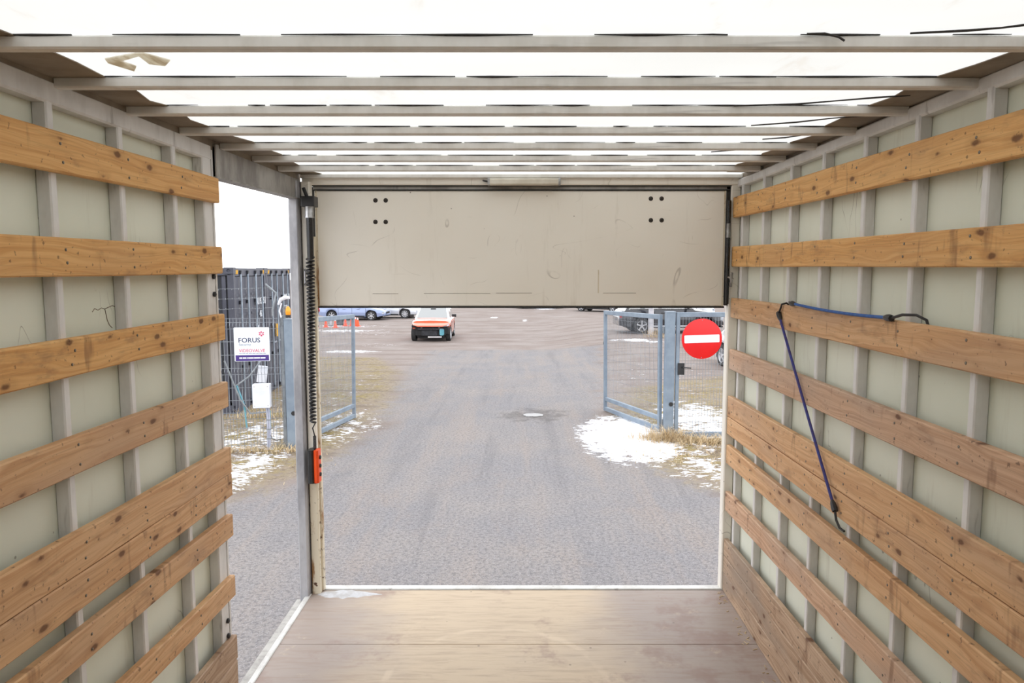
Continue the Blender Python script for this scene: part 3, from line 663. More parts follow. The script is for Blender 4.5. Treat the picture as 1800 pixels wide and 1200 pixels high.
# ================================================================== GATE AND FENCE
def gate_post(label, x, y, h, wd=.17):
    t = thing('gate_post', label, 'post', (x, y, gz(x, y)-.03), R(4), group=None)
    G().cbox((0, 0, h/2), (wd, wd, h), .012, 2).obj('column', 'gate_blue', t)
    G().cbox((0, 0, h+.006), (wd+.012, wd+.012, .014), .012, 2).obj('cap', 'gate_blue', t)
    G().lathe([(.0005, -.004), (.036, -.004), (.036, .0), (.03, .008), (.0005, .010)], 'y', n=16, c=(.02, -wd/2-.006, .62)).obj('hole_plug', 'black_plastic', t, smooth=True)
    for z in (.28, h-.3): G().cbox((wd/2*(1 if x < 0 else -1), .07, z), (.05, .06, .12), .006, 2).obj('hinge', 'steel_galv', t)
    return t
PLX, PLY, PRX, PRY = -3.63, 11.36, 2.50, 12.12
postL = gate_post('pale blue steel gate post carrying the orange warning light', PLX, PLY, 2.10, .19)
postR = gate_post('pale blue steel gate post between the open leaf and the walk gate', PRX, PRY, 2.17, .15)
def wires(L, z0, z1, sx, sz, r=.0026, y=0., x0=0.):
    """welded mesh: square section wires, joined because each is about a pixel wide"""
    g = G(); n = int((L-x0)/sx)
    for i in range(n+1): g.box((x0+i*sx, y, (z0+z1)/2), (2*r, 2*r, z1-z0))
    m = int((z1-z0)/sz)
    for j in range(m+1): g.box(((L+x0)/2, y+2*r, z0+j*sz), (L-x0, 2*r, 2*r))
    return g
def gate_leaf(label, a, b, h, zlo, group=None, lock=None, name='gate_leaf', kick=True, sag=0.):
    """leaf from hinge a to free end b (ground points)"""
    d = Vector((b[0]-a[0], b[1]-a[1])); L = d.length
    za, zb_ = gz(*a), gz(*b)
    t = thing(name, label, 'gate', (a[0], a[1], min(za, zb_)), math.atan2(d.y, d.x), group)
    t.rotation_euler[1] = R(sag); t.location.z += math.sin(R(sag))*L*.8
    s = .06
    G().cbox((s/2, 0, (zlo+h)/2), (s, s, h-zlo), .006, 2).obj('stile', 'gate_blue', t)
    G().cbox((L-s/2, 0, (zlo+h)/2), (s, s, h-zlo), .006, 2).obj('stile', 'gate_blue', t)
    G().cbox((L/2, 0, h-.04), (L-2*s+.004, s-.004, .08), .006, 0).obj('top_rail', 'gate_blue', t)
    G().cbox((L/2, 0, zlo+.04), (L-2*s+.004, s-.004, .08), .006, 0).obj('bottom_rail', 'gate_blue', t)
    zz0 = zlo+.08
    if kick:
        G().cbox((L/2, 0, zlo+.24), (L-2*s+.004, s-.004, .075), .006, 0).obj('middle_rail', 'gate_blue', t)
    w_ = wires(L-s, zz0-.03, h-.06, .05, .2, .0020, -.02, s).obj('wire_mesh', 'wire_grey', t); w_['kind'] = 'stuff'
    return t, L
lf, LL = gate_leaf('open gate leaf of grey wire mesh beside the container fence', (PLX+.125, PLY+.11), (-3.22, 13.74), 2.02, .03, sag=1.9)
g = G().tube([(LL+.002, -.0, 1.16), (LL+.05, 0, 1.16), (LL+.06, 0, 1.13), (LL+.05, 0, 1.10), (LL+.002, 0, 1.10)], .010, 6); g.obj('latch_ring', 'dark_bolt', lf)
g = G().tube([(LL-.06, 0, .82), (LL+.03, 0, .86), (LL+.03, 0, .70)], .010, 6); g.obj('drop_bolt', 'steel_galv', lf)
rf_, LR = gate_leaf('open gate leaf of grey wire mesh next to the no entry gate', (PRX-.11, PRY+.10), (1.69, 14.46), 2.05, .03, sag=1.3)
g = G().tube([(LR+.002, -.0, 1.42), (LR+.05, 0, 1.42), (LR+.06, 0, 1.39), (LR+.05, 0, 1.36), (LR+.002, 0, 1.36)], .010, 6); g.obj('latch_ring', 'dark_bolt', rf_)
G().tube([(LR+.03, -.02, 1.36), (LR+.035, -.02, .95)], .008, 6).obj('drop_chain', 'dark_bolt', rf_)
wg, LW = gate_leaf('narrow walk gate of pale blue frame and wire mesh', (PRX+.10, PRY-.02), (3.75, PRY+.02), 2.14, .02, kick=False, name='walk_gate')
G().cbox((.085, -.05, 1.19), (.11, .03, .20), .006, 2).obj('lock_case', 'black_plastic', wg)
G().tube([(.10, -.06, 1.22), (.10, -.10, 1.22), (.24, -.10, 1.21)], .010, 8).obj('lever', 'black_plastic', wg)
# post on the far side of the walk gate
gate_post('pale blue gate post at the latch side of the walk gate', 3.88, PRY+.02, 2.17, .15)
# round sign on the walk gate
ns = thing('no_entry_sign', 'round red no entry sign with a white bar on the walk gate', 'sign', (3.02, PRY-.075, 1.70))
G().lathe([(.0005, 0), (.335, 0), (.338, -.004), (.338, -.010), (.335, -.012), (.0005, -.012)], 'y', n=56).obj('disc', 'sign_red', ns, smooth=True)
G().cbox((0, -.0135, 0), (.585, .004, .13), .008, 1).obj('white_bar', 'sign_white', ns, rot=(0, R(-2), 0))
for sx in (-1, 1): G().lathe([(.0005, 0), (.008, 0), (.006, -.004), (.0005, -.005)], 'y', c=(0, -.012, sx*.315), n=8).obj('rivet', 'steel_galv', ns)
G().tube([(0, .012, -.32), (0, .012, .32)], .012, 6).obj('clamp_bar', 'steel_galv', ns)

# fence panel left of the gate post, with folded ribs
FA = Vector((PLX-.12, PLY-.02)); FD = Vector((-math.cos(R(8)), -math.sin(R(8)))); FLEN = 2.5
fence = thing('fence_panel', 'welded wire fence panel carrying the white security sign', 'fence', (FA.x, FA.y, 0), math.atan2(FD.y, FD.x))
def folded(L, z0, z1):
    g = G(); r = .0028; folds = [1.98, 1.26, .55]; prof = [(z0, 0)]
    for f in sorted(folds): prof += [(f-.05, 0), (f, .035), (f+.05, 0)]
    prof.append((z1, 0)); n = int(L/.05)
    for i in range(n+1):
        g.loft([[(i*.05-r, y-r, z), (i*.05+r, y-r, z), (i*.05+r, y+r, z), (i*.05-r, y+r, z)] for z, y in prof])
    for z, y in [(z0+.03, 0), (.35, 0), (.5, 0), (.6, 0), (.80, 0), (1.0, 0), (1.21, 0), (1.31, 0), (1.52, 0), (1.73, 0), (1.93, 0), (2.03, 0), (z1-.01, 0)]:
        g.box((L/2, y+2*r, z), (L, 2*r, 2*r))
    return g
w_ = folded(FLEN, .05, 2.10).obj('wire_mesh', 'wire_grey', fence); w_['kind'] = 'stuff'
for xx in (.02, FLEN): G().cbox((xx, -.035, 1.06), (.05, .05, 2.14), .004, 2).obj('fence_post', 'steel_galv', fence)
def along(s, off=0., z=0.):                            # point on the fence line, off = metres towards the camera
    n = Vector((FD.y, -FD.x)); n = n if n.y < 0 else -n
    p = FA+FD*s+n*off; return (p.x, p.y, z)
arm = thing('barbed_wire', 'strands of barbed wire on a bent arm above the fence', 'wire', along(.15, 0, 2.125), math.atan2(FD.y, FD.x))
G().tube([(0, 0, 0), (0, 0, .10), (-.06, 0, .36), (.10, 0, .50)], .018, 6).obj('bent_arm', 'steel_galv', arm)
rb = random.Random(5)
for j, (z0, z1) in enumerate(((.44, .36), (.30, .20), (.13, .09))):
    pts = [(x*.25, 0, z0+(z1-z0)*x/10+rb.uniform(-.012, .012)) for x in range(0, 11)]
    g = G().tube(pts, .0022, 5)
    for x in range(1, 25): g.box((x*.1, 0, z0+(z1-z0)*x/25), (.003, .022, .02), Matrix.Rotation(.8*x, 3, 'X'))
    g.obj('strand', 'steel_galv', arm)
# white sign with coloured lettering
sg0 = atY(420, 577, 11.22); yaw = math.atan2(-FD.y, -FD.x)
p = along(.47, .045, 1.69)
sg = thing('security_sign', 'square white security sign with blue and red lettering on the wire fence', 'sign', p, yaw)
S = .53
G().cbox((0, 0, 0), (S, .012, S), .010, 1).obj('board', 'sign_white', sg)
rt = (R(90), 0, 0)
text('lettering', 'FORUS', .325, .075, 'sign_ink', sg, (-.198, -.0062, .028), rt)
text('lettering', 'Security', .185, .046, 'sign_grey', sg, (-.196, -.0062, -.030), rt)
text('lettering', 'VIDEOVALVE', .392, .052, 'sign_rose', sg, (-.196, -.0062, -.125), rt, bold=.004)
G().box((0, -.0068, -.213), (.50, .003, .090)).obj('band', 'sign_purple', sg)
g = G(); x = -.195
for wd in (.04, .045, .035, .045, .05, .04, .05, .04): g.box((x+wd/2, -.0066, -.142), (wd, .002, .010)); x += wd+.008
g.obj('small_print', 'sign_grey', sg)
g = G(); x = -.195
for wd in (.045, .055, .012, .08, .09, .075): g.box((x+wd/2, -.0088, -.213), (wd, .002, .022)); x += wd+.007
g.obj('small_print', 'sign_white', sg)
lg = G()                                               # round emblem of leaf shaped pieces
for (ang, r0, r1, sp) in ((95, .006, .042, .55), (30, .012, .044, .5), (150, .010, .044, .5), (-25, .008, .042, .5), (205, .010, .042, .5), (-90, .010, .040, .8)):
    a0 = R(ang); pts = []
    for q, rr in ((-sp*.55, r0+.004), (-sp, (r0+r1)/2), (-sp*.5, r1), (sp*.5, r1), (sp, (r0+r1)/2), (sp*.55, r0+.004)): pts.append((.148+rr*math.cos(a0+q*.75), .163+rr*math.sin(a0+q*.75)))
    lg.prism(pts, .002, 1, -.0082)
lg.obj('emblem', 'sign_rose', sg)
for sx in (-1, 1):
    for sz in (-1, 1): G().lathe([(.0005, 0), (.006, 0), (.0005, -.003)], 'y', c=(sx*.25, -.006, sz*.25), n=6).obj('rivet', 'steel_galv', sg)
# white cabinet on conduits
p = along(.335, .10, 0)
cb_ = thing('electric_cabinet', 'white junction cabinet on grey conduits below the security sign', 'cabinet', (p[0], p[1], 0), yaw)
G().cbox((0, 0, .885), (.262, .12, .375), .006, 1).obj('body', 'cabinet_white', cb_)
G().cbox((0, -.064, .885), (.250, .008, .363), .006, 1).obj('lid', 'cabinet_white', cb_)
for sx in (-.1, .1):
    for sz in (-.15, .15): G().lathe([(.0005, 0), (.005, 0), (.0005, -.003)], 'y', c=(sx, -.068, .885+sz), n=6).obj('screw', 'dark_bolt', cb_)
for dx in (.055, .085): G().tube([(dx, .0, .72), (dx+.015, 0, .6), (dx+.02, 0, .3), (dx+.005, 0, -.02)], .015, 8).obj('conduit', 'conduit', cb_)
for z in (.2, .35, .5): G().cbox((.087, 0, z), (.075, .04, .018), .004, 0).obj('clip', 'steel_galv', cb_)
G().tube([(.10, 0, .28), (.14, -.02, .20), (.20, -.03, .17), (.27, -.01, .18)], .006, 6).obj('cable', 'black_plastic', cb_)
# warning light on the left gate post
wl_ = thing('warning_light', 'orange warning light under a white hood on top of the gate post', 'lamp', (PLX-.075, PLY-.03, 2.085))
G().tube([(-.02, .02, 0), (-.03, .02, .16), (.0, .02, .20)], .02, 8).obj('stem', 'steel_galv', wl_)
G().lathe([(.0005, .05), (.035, .06), (.042, .10), (.038, .15), (.02, .19), (.0005, .20)], 'z', (.05, -.02, 0), 14).obj('amber_lens', 'amber', wl_, smooth=True)
G().lathe([(.0005, .02), (.04, .02), (.04, .06), (.0005, .06)], 'z', (.05, -.02, 0), 14).obj('lens_base', 'black_plastic', wl_)
G().tube([(-.10, -.02, .22), (-.06, -.02, .30), (.02, -.02, .335), (.08, -.02, .325)], [.018, .03, .034, .02], 8).obj('hood', 'cabinet_white', wl_, smooth=True)
G().tube([(-.06, -.02, .02), (-.085, -.02, .12), (-.05, -.02, .24)], .014, 6).obj('bracket', 'cabinet_white', wl_)

# ================================================================== CONTAINERS
def casting(xx, yy, zz_):
    """steel corner block with an open lifting hole in its outer side"""
    sd = -1 if xx < 1 else 1; xo, xm = xx+sd*.0825, xx+sd*.02; g = G(); hy, hz_ = .09, .06
    sq = [(hy, 0), (hy, hz_), (0, hz_), (-hy, hz_), (-hy, 0), (-hy, -hz_), (0, -hz_), (hy, -hz_)]
    ci = [(.042*math.cos(k*math.pi/4), .034*math.sin(k*math.pi/4)) for k in range(8)]
    rg = lambda x, pts: [(x, yy+a_, zz_+b_) for a_, b_ in pts]
    g.loft([rg(xx-sd*.0825, sq), rg(xo, sq), rg(xo, ci), rg(xm, ci)])
    return g
def container(label, near, far, idx, back=6.06, h=2.896):
    """door end runs from near to far (ground points), the box goes back to the left"""
    d = Vector((far[0]-near[0], far[1]-near[1])); W = d.length; a = math.atan2(d.y, d.x)
    # local frame: x along the door face (near -> far), y into the container (left), z up
    t = thing('container', label, 'container', (near[0], near[1], 0), a, group='dark shipping containers beside the gate')
    b = .02
    G().box((W/2, back/2+.05, (h+.16)/2), (W-.12, back-.14, h-.30)).obj('inner_box', 'container_dark', t)
    for sx, xx in ((-1, .035), (1, W-.035)):            # corrugated long sides
        rings = []; y = .16
        while y < back-.16:
            for dy, o in ((0, 0), (.07, 0), (.10, .036), (.17, .036), (.20, 0)):
                x_ = xx+(o if sx < 0 else -o); rings.append([(x_, y+dy, .18), (x_, y+dy, h-.16), (x_+(.012 if sx < 0 else -.012), y+dy, h-.16), (x_+(.012 if sx < 0 else -.012), y+dy, .18)])
            y += .27
        G().loft(rings).obj('corrugated_side', 'container', t)
        G().box((xx, back/2, h-.08), (.07, back-.1, .14)).obj('top_side_rail', 'container', t)
        G().box((xx, back/2, .10), (.07, back-.1, .16)).obj('bottom_side_rail', 'container', t)
    rf = []; G().box((W/2, back/2, h-.03), (W-.1, back-.1, .03)).obj('roof', 'container', t)
    for xx in (.06, W-.06):
        G().cbox((xx, .06, h/2), (.12, .12, h-.24), .006, 2).obj('corner_post', 'container', t)
        G().cbox((xx, back-.06, h/2), (.12, .12, h-.24), .006, 2).obj('corner_post', 'container', t)
        for zz_ in (.06, h-.06):
            for yy in (.08, back-.08):
                casting(xx, yy, zz_).obj('corner_casting', 'container', t)
    G().cbox((W/2, .05, h-.09), (W-.24, .10, .16), .006, 0).obj('door_header', 'container', t)
    G().cbox((W/2, .05, .10), (W-.24, .10, .16), .006, 0).obj('door_sill', 'container', t)
    for (xa, xb) in ((.12, W/2-.006), (W/2+.006, W-.12)):
        dd = G().cbox(((xa+xb)/2, .045, h/2), (xb-xa, .045, h-.36), .004, 2).obj('door', 'container', t)
        for zz_ in (.55, 1.25, 1.95, 2.35): G().box(((xa+xb)/2, .018, zz_), (xb-xa-.1, .012, .05)).obj('door_rib', 'container', dd)
        G().box(((xa+xb)/2, .02, 1.62), (xb-xa-.06, .012, .10)).obj('door_band', 'container', dd)
        for fx in (.28, .74):
            x_ = xa+(xb-xa)*fx
            bar = G().tube([(x_, -.02, .12), (x_, -.02, h-.10)], .019, 8).obj('locking_bar', 'bar_galv', t)
            for zz_ in (.10, h-.09): G().cbox((x_, -.012, zz_), (.07, .05, .07), .006, 2).obj('cam_keeper', 'container_dark', bar)
            for zz_ in (.9, 2.2): G().cbox((x_, .0, zz_), (.09, .03, .07), .006, 2).obj('bar_guide', 'container_dark', bar)
            G().cbox((x_+.12, -.03, 1.15), (.26, .02, .035), .004, 0).obj('bar_handle', 'bar_galv', bar)
    for xx in (.22, W-.24): 
        for q in range(3): G().box((xx-.05+q*.055, -.003, h-.09), (.030, .004, .09), Matrix.Rotation(.5, 3, 'Y')).obj('hazard_stripe', 'hazard_yellow', t)
    for wrd, xo, wd in (('LNU', 0, .22), ('195515' if idx == 0 else '195523', .26, .42), ('1' if idx == 0 else '6', .73, .05)):
        text('lettering', wrd, wd, .15, 'lettering_white', t, (W/2+.34+xo, -.004, 2.10), (R(90), 0, 0), bold=.03)
    text('lettering', '45G1', .30, .15, 'lettering_white', t, (W/2+.60, -.004, 1.82), (R(90), 0, 0), bold=.03)
    G().cbox((W*.66, -.004, 1.48), (.20, .006, .34), .004, 1).obj('data_plate', 'lettering_white', t)
    G().cbox((W*.30, -.024, 1.42), (.09, .05, .30), .02, 2).obj('lock_box', 'teal_bottle' if idx == 0 else 'hazard_yellow', t)
    G().prism([(W*.20-.05, 1.60), (W*.20+.05, 1.60), (W*.20, 1.38)], .004, 1, -.006).obj('warning_mark', 'hazard_yellow', t)
    return t
n1 = (-5.60, 14.10); f1 = (-5.83, 16.53); n2 = (-5.845, 16.60); f2 = (-6.07, 19.03)
container('dark grey shipping container standing nearest the fence with its long side to the gate', n1, f1, 0)
container('dark grey shipping container parked behind another against its far side', n2, f2, 1)
# garden roller frame leaning inside the fence
lt = thing('trolley_frame', 'white and teal tubular trolley frame leaning behind the cabinet', 'trolley', (-4.98, 12.75, 0), R(15))
G().tube([(-.28, 0, 1.25), (-.05, .02, .55), (.12, .02, .28), (.42, 0, .30)], .016, 6).obj('long_tube', 'steel_galv', lt)
G().tube([(.32, .1, 1.22), (.12, .05, .95), (-.12, .05, .78)], .016, 6).obj('cross_tube', 'steel_galv', lt)
G().cbox((.20, .05, 1.02), (.17, .03, .30), .006, 1).obj('handle_plate', 'cabinet_white', lt, rot=(0, R(8), 0))
G().tube([(-.1, .05, .80), (.02, .05, .42), (.05, .05, -.01)], .018, 6).obj('leg_tube', 'teal_bottle', lt)
G().tube([(.45, .02, -.01), (.45, .02, .32)], .014, 6).obj('axle_frame', 'teal_bottle', lt)

# ================================================================== CARS
def interp(P, x):
    if x <= P[0][0]: return P[0][1]
    for (a, b), (c, d) in zip(P, P[1:]):
        if x <= c:
            t = (x-a)/(c-a); t = t*t*(3-2*t)*.5+t*.5; return b+(d-b)*t
    return P[-1][1]
_wh = {}
def wheel(parent, x, y, r, side, steer=0, spokes=5, hub='rim_silver'):
    key = (round(r, 3), spokes, hub)
    if key not in _wh:
        ty = G().lathe([(r*.66, -.10), (r*.93, -.105), (r, -.075), (r, .075), (r*.93, .105), (r*.66, .10)], 'y', n=28, close=True).mesh('wheel', 'tyre', True)
        g = G(); g.lathe([(r*.60, .02), (r*.68, .098), (r*.655, .102), (r*.57, .03)], 'y', n=28, close=True)
        g.lathe([(.0005, .06), (r*.17, .07), (r*.15, .088), (.0005, .092)], 'y', n=12)
        for k in range(spokes):
            m_ = Matrix.Rotation(2*math.pi*k/spokes, 3, 'Y')
            g.loft([[m_ @ Vector((sx*wd, yy, z)) for sx, yy in ((-1, .05), (1, .05), (1, .085), (-1, .085))] for wd, z in ((r*.10, r*.12), (r*.07, r*.4), (r*.11, r*.64))])
        rm = g.mesh('rim', hub, True)
        bk = G().lathe([(.0005, .005), (r*.67, .0), (r*.67, .015), (.0005, .02)], 'y', n=24).mesh('brake_disc', 'under_black')
        _wh[key] = (ty, rm, bk)
    ty, rm, bk = _wh[key]
    o = put('wheel', ty, parent, (x, y, r), (0, 0, (0 if side > 0 else math.pi)+steer))
    put('rim', rm, o); put('brake_disc', bk, o); return o
def car(name, label, loc, heading, pnt, L=4.4, W=1.8, sill=.22, prof=None, gh=None, wb=(-1.3, 1.35), r=.32, spokes=5, roof=None, front='full', steer=0, group=None, cat='car'):
    """local +x is the nose.  prof: top line (x, z);  gh: (x_rear_base, x_roof_rear, x_roof_front, x_screen_base, z_roof)"""
    t = thing(name, label, cat, (loc[0], loc[1], gz(loc[0], loc[1])-.012), heading, group)
    hl = L/2; wpl = [(-hl, W*.40), (-hl+.12, W*.46), (-hl+.5, W*.495), (0, W*.5), (hl-.8, W*.495), (hl-.25, W*.45), (hl, W*.36)]
    xs_ = sorted(set([-hl+i*L/64 for i in range(65)]+[w0+s*(r+.07)*math.cos(q*math.pi/8) for w0 in wb for q in range(5) for s in (-1, 1)]))
    if front == 'open': xs_ = [x for x in xs_ if x <= hl-.42]
    rings = []
    for x in xs_:
        zt_ = interp(prof, x); w_ = interp(wpl, x); lo = sill+.10*sstep(hl-.7, hl, abs(x))
        for w0 in wb:
            q = (r+.07)**2-(x-w0)**2
            if q > 0: lo = max(lo, r+math.sqrt(q))
        zs = zt_-.10; lo = min(lo, zs-.06); zm = lo+(zs-lo)*.45
        half = [(w_*.86, lo), (w_*.985, lo+.004), (w_, zm), (w_*.985, zs), (w_*.93, zt_-.03), (w_*.80, zt_)]
        rings.append([(x, y, z) for y, z in half]+[(x, 0, zt_+.02)]+[(x, -y, z) for y, z in half[::-1]])
    G().loft(rings).obj('body', pnt, t, smooth=True)
    G().box((-.05, 0, sill+.04), (L*.82, W*.70, .12)).obj('underbody', 'under_black', t)
    for w0 in wb: G().box((w0, 0, r+.02), (r*2.0, W*.66, r*1.25)).obj('wheel_well', 'under_black', t)
    # greenhouse
    xr, xrr, xrf, xw, zr = gh; wbse, wtop = W*.455, W*.36
    zb1, zb2 = interp(prof, xr)-.03, interp(prof, xw)-.03
    B = [Vector((xr, -wbse, zb1)), Vector((xw, -wbse, zb2)), Vector((xw, wbse, zb2)), Vector((xr, wbse, zb1))]
    Tq = [Vector((xrr, -wtop, zr-.03)), Vector((xrf, -wtop, zr-.03)), Vector((xrf, wtop, zr-.03)), Vector((xrr, wtop, zr-.03))]
    U = [Vector((xrr+.18, -wtop*.86, zr)), Vector((xrf-.18, -wtop*.86, zr)), Vector((xrf-.18, wtop*.86, zr)), Vector((xrr+.18, wtop*.86, zr))]
    G().loft([B, Tq, U]).obj('cabin', roof or pnt, t)
    def pane(nm, q, ins, parent=t):
        c_ = sum(q, Vector())/4; nrm = (q[1]-q[0]).cross(q[3]-q[0]).normalized()
        if nrm.dot(c_-Vector((0, 0, .7))) < 0: nrm = -nrm
        def mv(p_, a_, b_): return p_+(a_-p_)*ins[0]+(b_-p_)*ins[1]
        k = [mv(q[0], q[1], q[3]), mv(q[1], q[0], q[2]), mv(q[2], q[3], q[1]), mv(q[3], q[2], q[0])]
        G().loft([[p_-nrm*.004 for p_ in k], [p_+nrm*.007 for p_ in k]]).obj(nm, 'glass', parent)
    pane('windscreen', [B[1], B[2], Tq[2], Tq[1]], (.06, .07))
    pane('rear_window', [B[0], B[3], Tq[3], Tq[0]], (.08, .12))
    for s0, (b0, b1, t0, t1) in ((-1, (B[0], B[1], Tq[0], Tq[1])), (1, (B[3], B[2], Tq[3], Tq[2]))):
        lp = lambda a_, b_, f: a_+(b_-a_)*f
        for f0, f1 in ((.03, .50), (.53, .96)): pane('side_window', [lp(b0, b1, f0), lp(b0, b1, f1), lp(t0, t1, f1), lp(t0, t1, f0)], (.03, .10))
        G().cbox((xw-.42, s0*(W*.5+.09), interp(prof, xw)+.10), (.10, .20, .13), .02, 1).obj('mirror', 'black_plastic' if pnt == 'paint_orange' else pnt, t)
        zh = interp(prof, 0)-.16
        for xx in (-.45, .5): G().cbox((xx, s0*W*.497, zh), (.20, .03, .03), .006, 0).obj('door_handle', pnt, t)
        for xx in (-.85, .08, 1.0*min(1, xw/.9)): G().box((xx, s0*W*.4985, (sill+.12+zh)/2+.06), (.010, .008, zh-sill-.1)).obj('door_strip', 'rubber', t)  # thin dark bars on the body stand in for shade in the door gaps
        G().cbox((0, s0*W*.490, sill+.06), (wb[1]-wb[0]-2*r-.14, .05, .09), .01, 0).obj('sill_trim', 'under_black', t)
        # lamps
        G().cbox((-hl+.07, s0*W*.37, interp(prof, -hl+.1)-.22), (.10, W*.15, .16), .02, 1).obj('tail_light', 'lamp_red', t)
        if front == 'full': G().cbox((hl-.17, s0*W*.36, interp(prof, hl-.2)-.16), (.26, W*.13, .13), .04, 1).obj('headlight', 'lamp_clear', t)
    if front == 'full':
        G().cbox((hl-.02, 0, .50), (.06, W*.46, .13), .02, 1).obj('grille', 'under_black', t)
        G().cbox((hl-.06, 0, .30), (.10, W*.66, .08), .02, 1).obj('lower_grille', 'under_black', t)
    G().cbox((-hl+.015, 0, .62), (.03, .52, .11), .004, 1).obj('number_plate', 'lettering_white', t)
    for w0 in wb:
        for s0 in (-1, 1): wheel(t, w0, s0*(W*.5-.115), r, s0, steer if w0 > 0 else 0, spokes)
    return t
SEDAN = [(-2.25, .62), (-2.15, .86), (-1.6, .93), (-.9, .92), (.6, .90), (1.2, .86), (1.85, .74), (2.15, .62), (2.25, .48)]
SUVP = [(-2.2, .70), (-2.12, .95), (-1.6, 1.05), (0, 1.04), (.75, 1.05), (1.3, 1.00), (1.75, .93), (2.1, .80), (2.2, .62)]
# damaged orange SUV facing the road, front bumper missing
ft = onG(757, 600); hd = R(-90+1.5)
W_, L_ = 1.80, 4.22
cdir = Vector((math.cos(hd), math.sin(hd)))
sc_ = (ft.x-cdir.x*1.45, ft.y+.3-cdir.y*1.45)
suv = car('orange_car', 'orange compact car with its front bumper missing standing in the yard', sc_, hd, 'paint_orange', L_, W_, .24, SUVP, (-2.0, -1.55, .12, .98, 1.56), (-1.28, 1.32), .34, roof='paint_roof', front='open', steer=R(-3))
hl = L_/2
G().loft([[(1.60, -.82, .90), (1.60, .82, .90), (1.60, .86, .84), (1.60, -.86, .84)], [(1.98, -.72, .80), (1.98, .72, .80), (1.98, .74, .77), (1.98, -.74, .77)], [(2.06, -.55, .74), (2.06, .55, .74), (2.06, .56, .72), (2.06, -.56, .72)]]).obj('bonnet_front', 'paint_orange', suv, smooth=True)
G().box((1.72, 0, .56), (.22, 1.38, .52)).obj('front_core', 'under_black', suv)
G().cbox((1.90, 0, .60), (.07, 1.14, .10), .01, 1).obj('bumper_beam', 'engine_grey', suv)
G().cbox((1.86, -.05, .42), (.04, .72, .24), .006, 0).obj('radiator', 'engine_grey', suv)
for yy in (-.40, .40): G().cbox((1.87, yy, .64), (.12, .07, .07), .01, 0).obj('crash_can', 'chrome', suv)
G().cbox((1.88, .52, .46), (.12, .20, .30), .04, 0).obj('washer_bottle', 'teal_bottle', suv)
G().cbox((1.88, .20, .235), (.20, .62, .05), .01, 1).obj('undertray', 'cone_white', suv)
G().loft([[(1.62, .42, .84), (1.62, .82, .88), (1.62, .84, .74), (1.62, .45, .72)], [(1.94, .46, .79), (1.86, .76, .83), (1.86, .78, .72), (1.94, .48, .71)]]).obj('headlight', 'lamp_clear', suv)
G().cbox((1.74, -.74, .72), (.24, .22, .10), .03, 1).obj('torn_wing_edge', 'under_black', suv)
G().cbox((1.76, .72, .52), (.16, .22, .34), .03, 1).obj('wing_liner', 'under_black', suv)
G().cbox((.30, 0, 1.42), (.05, .24, .08), .02, 1).obj('mirror_pod', 'under_black', suv)

def side_car(name, label, front_wheel_px, head, **kw):
    """place by where the front wheel meets the ground"""
    p = onG(*front_wheel_px); wb = kw.get('wb', (-1.3, 1.35)); W = kw.get('W', 1.8)
    d = Vector((math.cos(head), math.sin(head))); n = Vector((-d.y, d.x)); s = 1 if n.y < 0 else -1
    c = Vector((p.x, p.y))-d*wb[kw.pop('wi', 1)]-n*s*(W*.5-.1)
    return car(name, label, (c.x, c.y), head, **kw)
side_car('blue_car', 'light blue metallic saloon car parked behind the traffic cones', (653, 563), R(-6), pnt='paint_blue', L=4.45, W=1.75, prof=SEDAN, gh=(-1.75, -1.0, .05, .95, 1.38), spokes=6, r=.315)
side_car('silver_car', 'silver saloon car parked beyond the blue one', (712, 559.5), R(-4), pnt='paint_silver', L=4.6, W=1.8, prof=SEDAN, gh=(-1.75, -1.0, .15, 1.05, 1.42), spokes=9, r=.325)
side_car('red_car', 'red car almost hidden behind the light blue saloon', (600, 551), R(-8), pnt='paint_red', L=4.2, W=1.75, prof=SUVP, gh=(-1.9, -1.4, .1, .95, 1.5), wb=(-1.25, 1.3))
side_car('black_suv', 'black estate car with chrome window trim behind the right gate leaf', (1127.5, 586.5), R(4), pnt='paint_black', L=4.85, W=1.92, sill=.28, prof=[(-2.42, .75), (-2.32, 1.05), (-1.7, 1.14), (0, 1.12), (.8, 1.10), (1.5, 1.03), (2.1, .92), (2.35, .78), (2.42, .6)], gh=(-2.2, -1.75, .1, 1.05, 1.78), wb=(-1.42, 1.46), r=.37, wi=0)
blk = [o for o in bpy.data.objects if o.name.startswith('black_suv')][0]
for s0 in (-1, 1):
    G().cbox((-.5, s0*.865, 1.135), (2.9, .03, .035), .006, 0).obj('chrome_trim', 'chrome', blk)
    G().cbox((0, s0*.955, .36), (1.9, .05, .06), .01, 0).obj('running_board', 'rim_silver', blk)
side_car('white_car', 'white car standing behind the black estate car', (1232, 566), R(6), pnt='paint_white', L=4.3, W=1.78, prof=SUVP, gh=(-1.95, -1.45, .1, .95, 1.55), wb=(-1.25, 1.3), wi=1)
side_car('dark_hatchback', 'dark grey hatchback far across the yard near a snow patch', (976, 542.2), R(187), pnt='paint_dark', L=4.2, W=1.75, prof=SUVP, gh=(-1.9, -1.4, .1, .95, 1.5), wb=(-1.25, 1.3), wi=0)
side_car('dark_saloon', 'dark grey car far across the yard seen obliquely from its end', (1022, 547), R(150), pnt='paint_dark', L=4.5, W=1.8, prof=SUVP, gh=(-1.9, -1.4, .1, .95, 1.5), wb=(-1.3, 1.4), wi=1)
side_car('grey_saloon', 'silver grey car behind the round no entry sign', (1272, 643), R(-82), pnt='paint_silver', L=4.4, W=1.8, prof=SEDAN, gh=(-1.75, -1.0, .15, 1.05, 1.42), wi=0, r=.33)

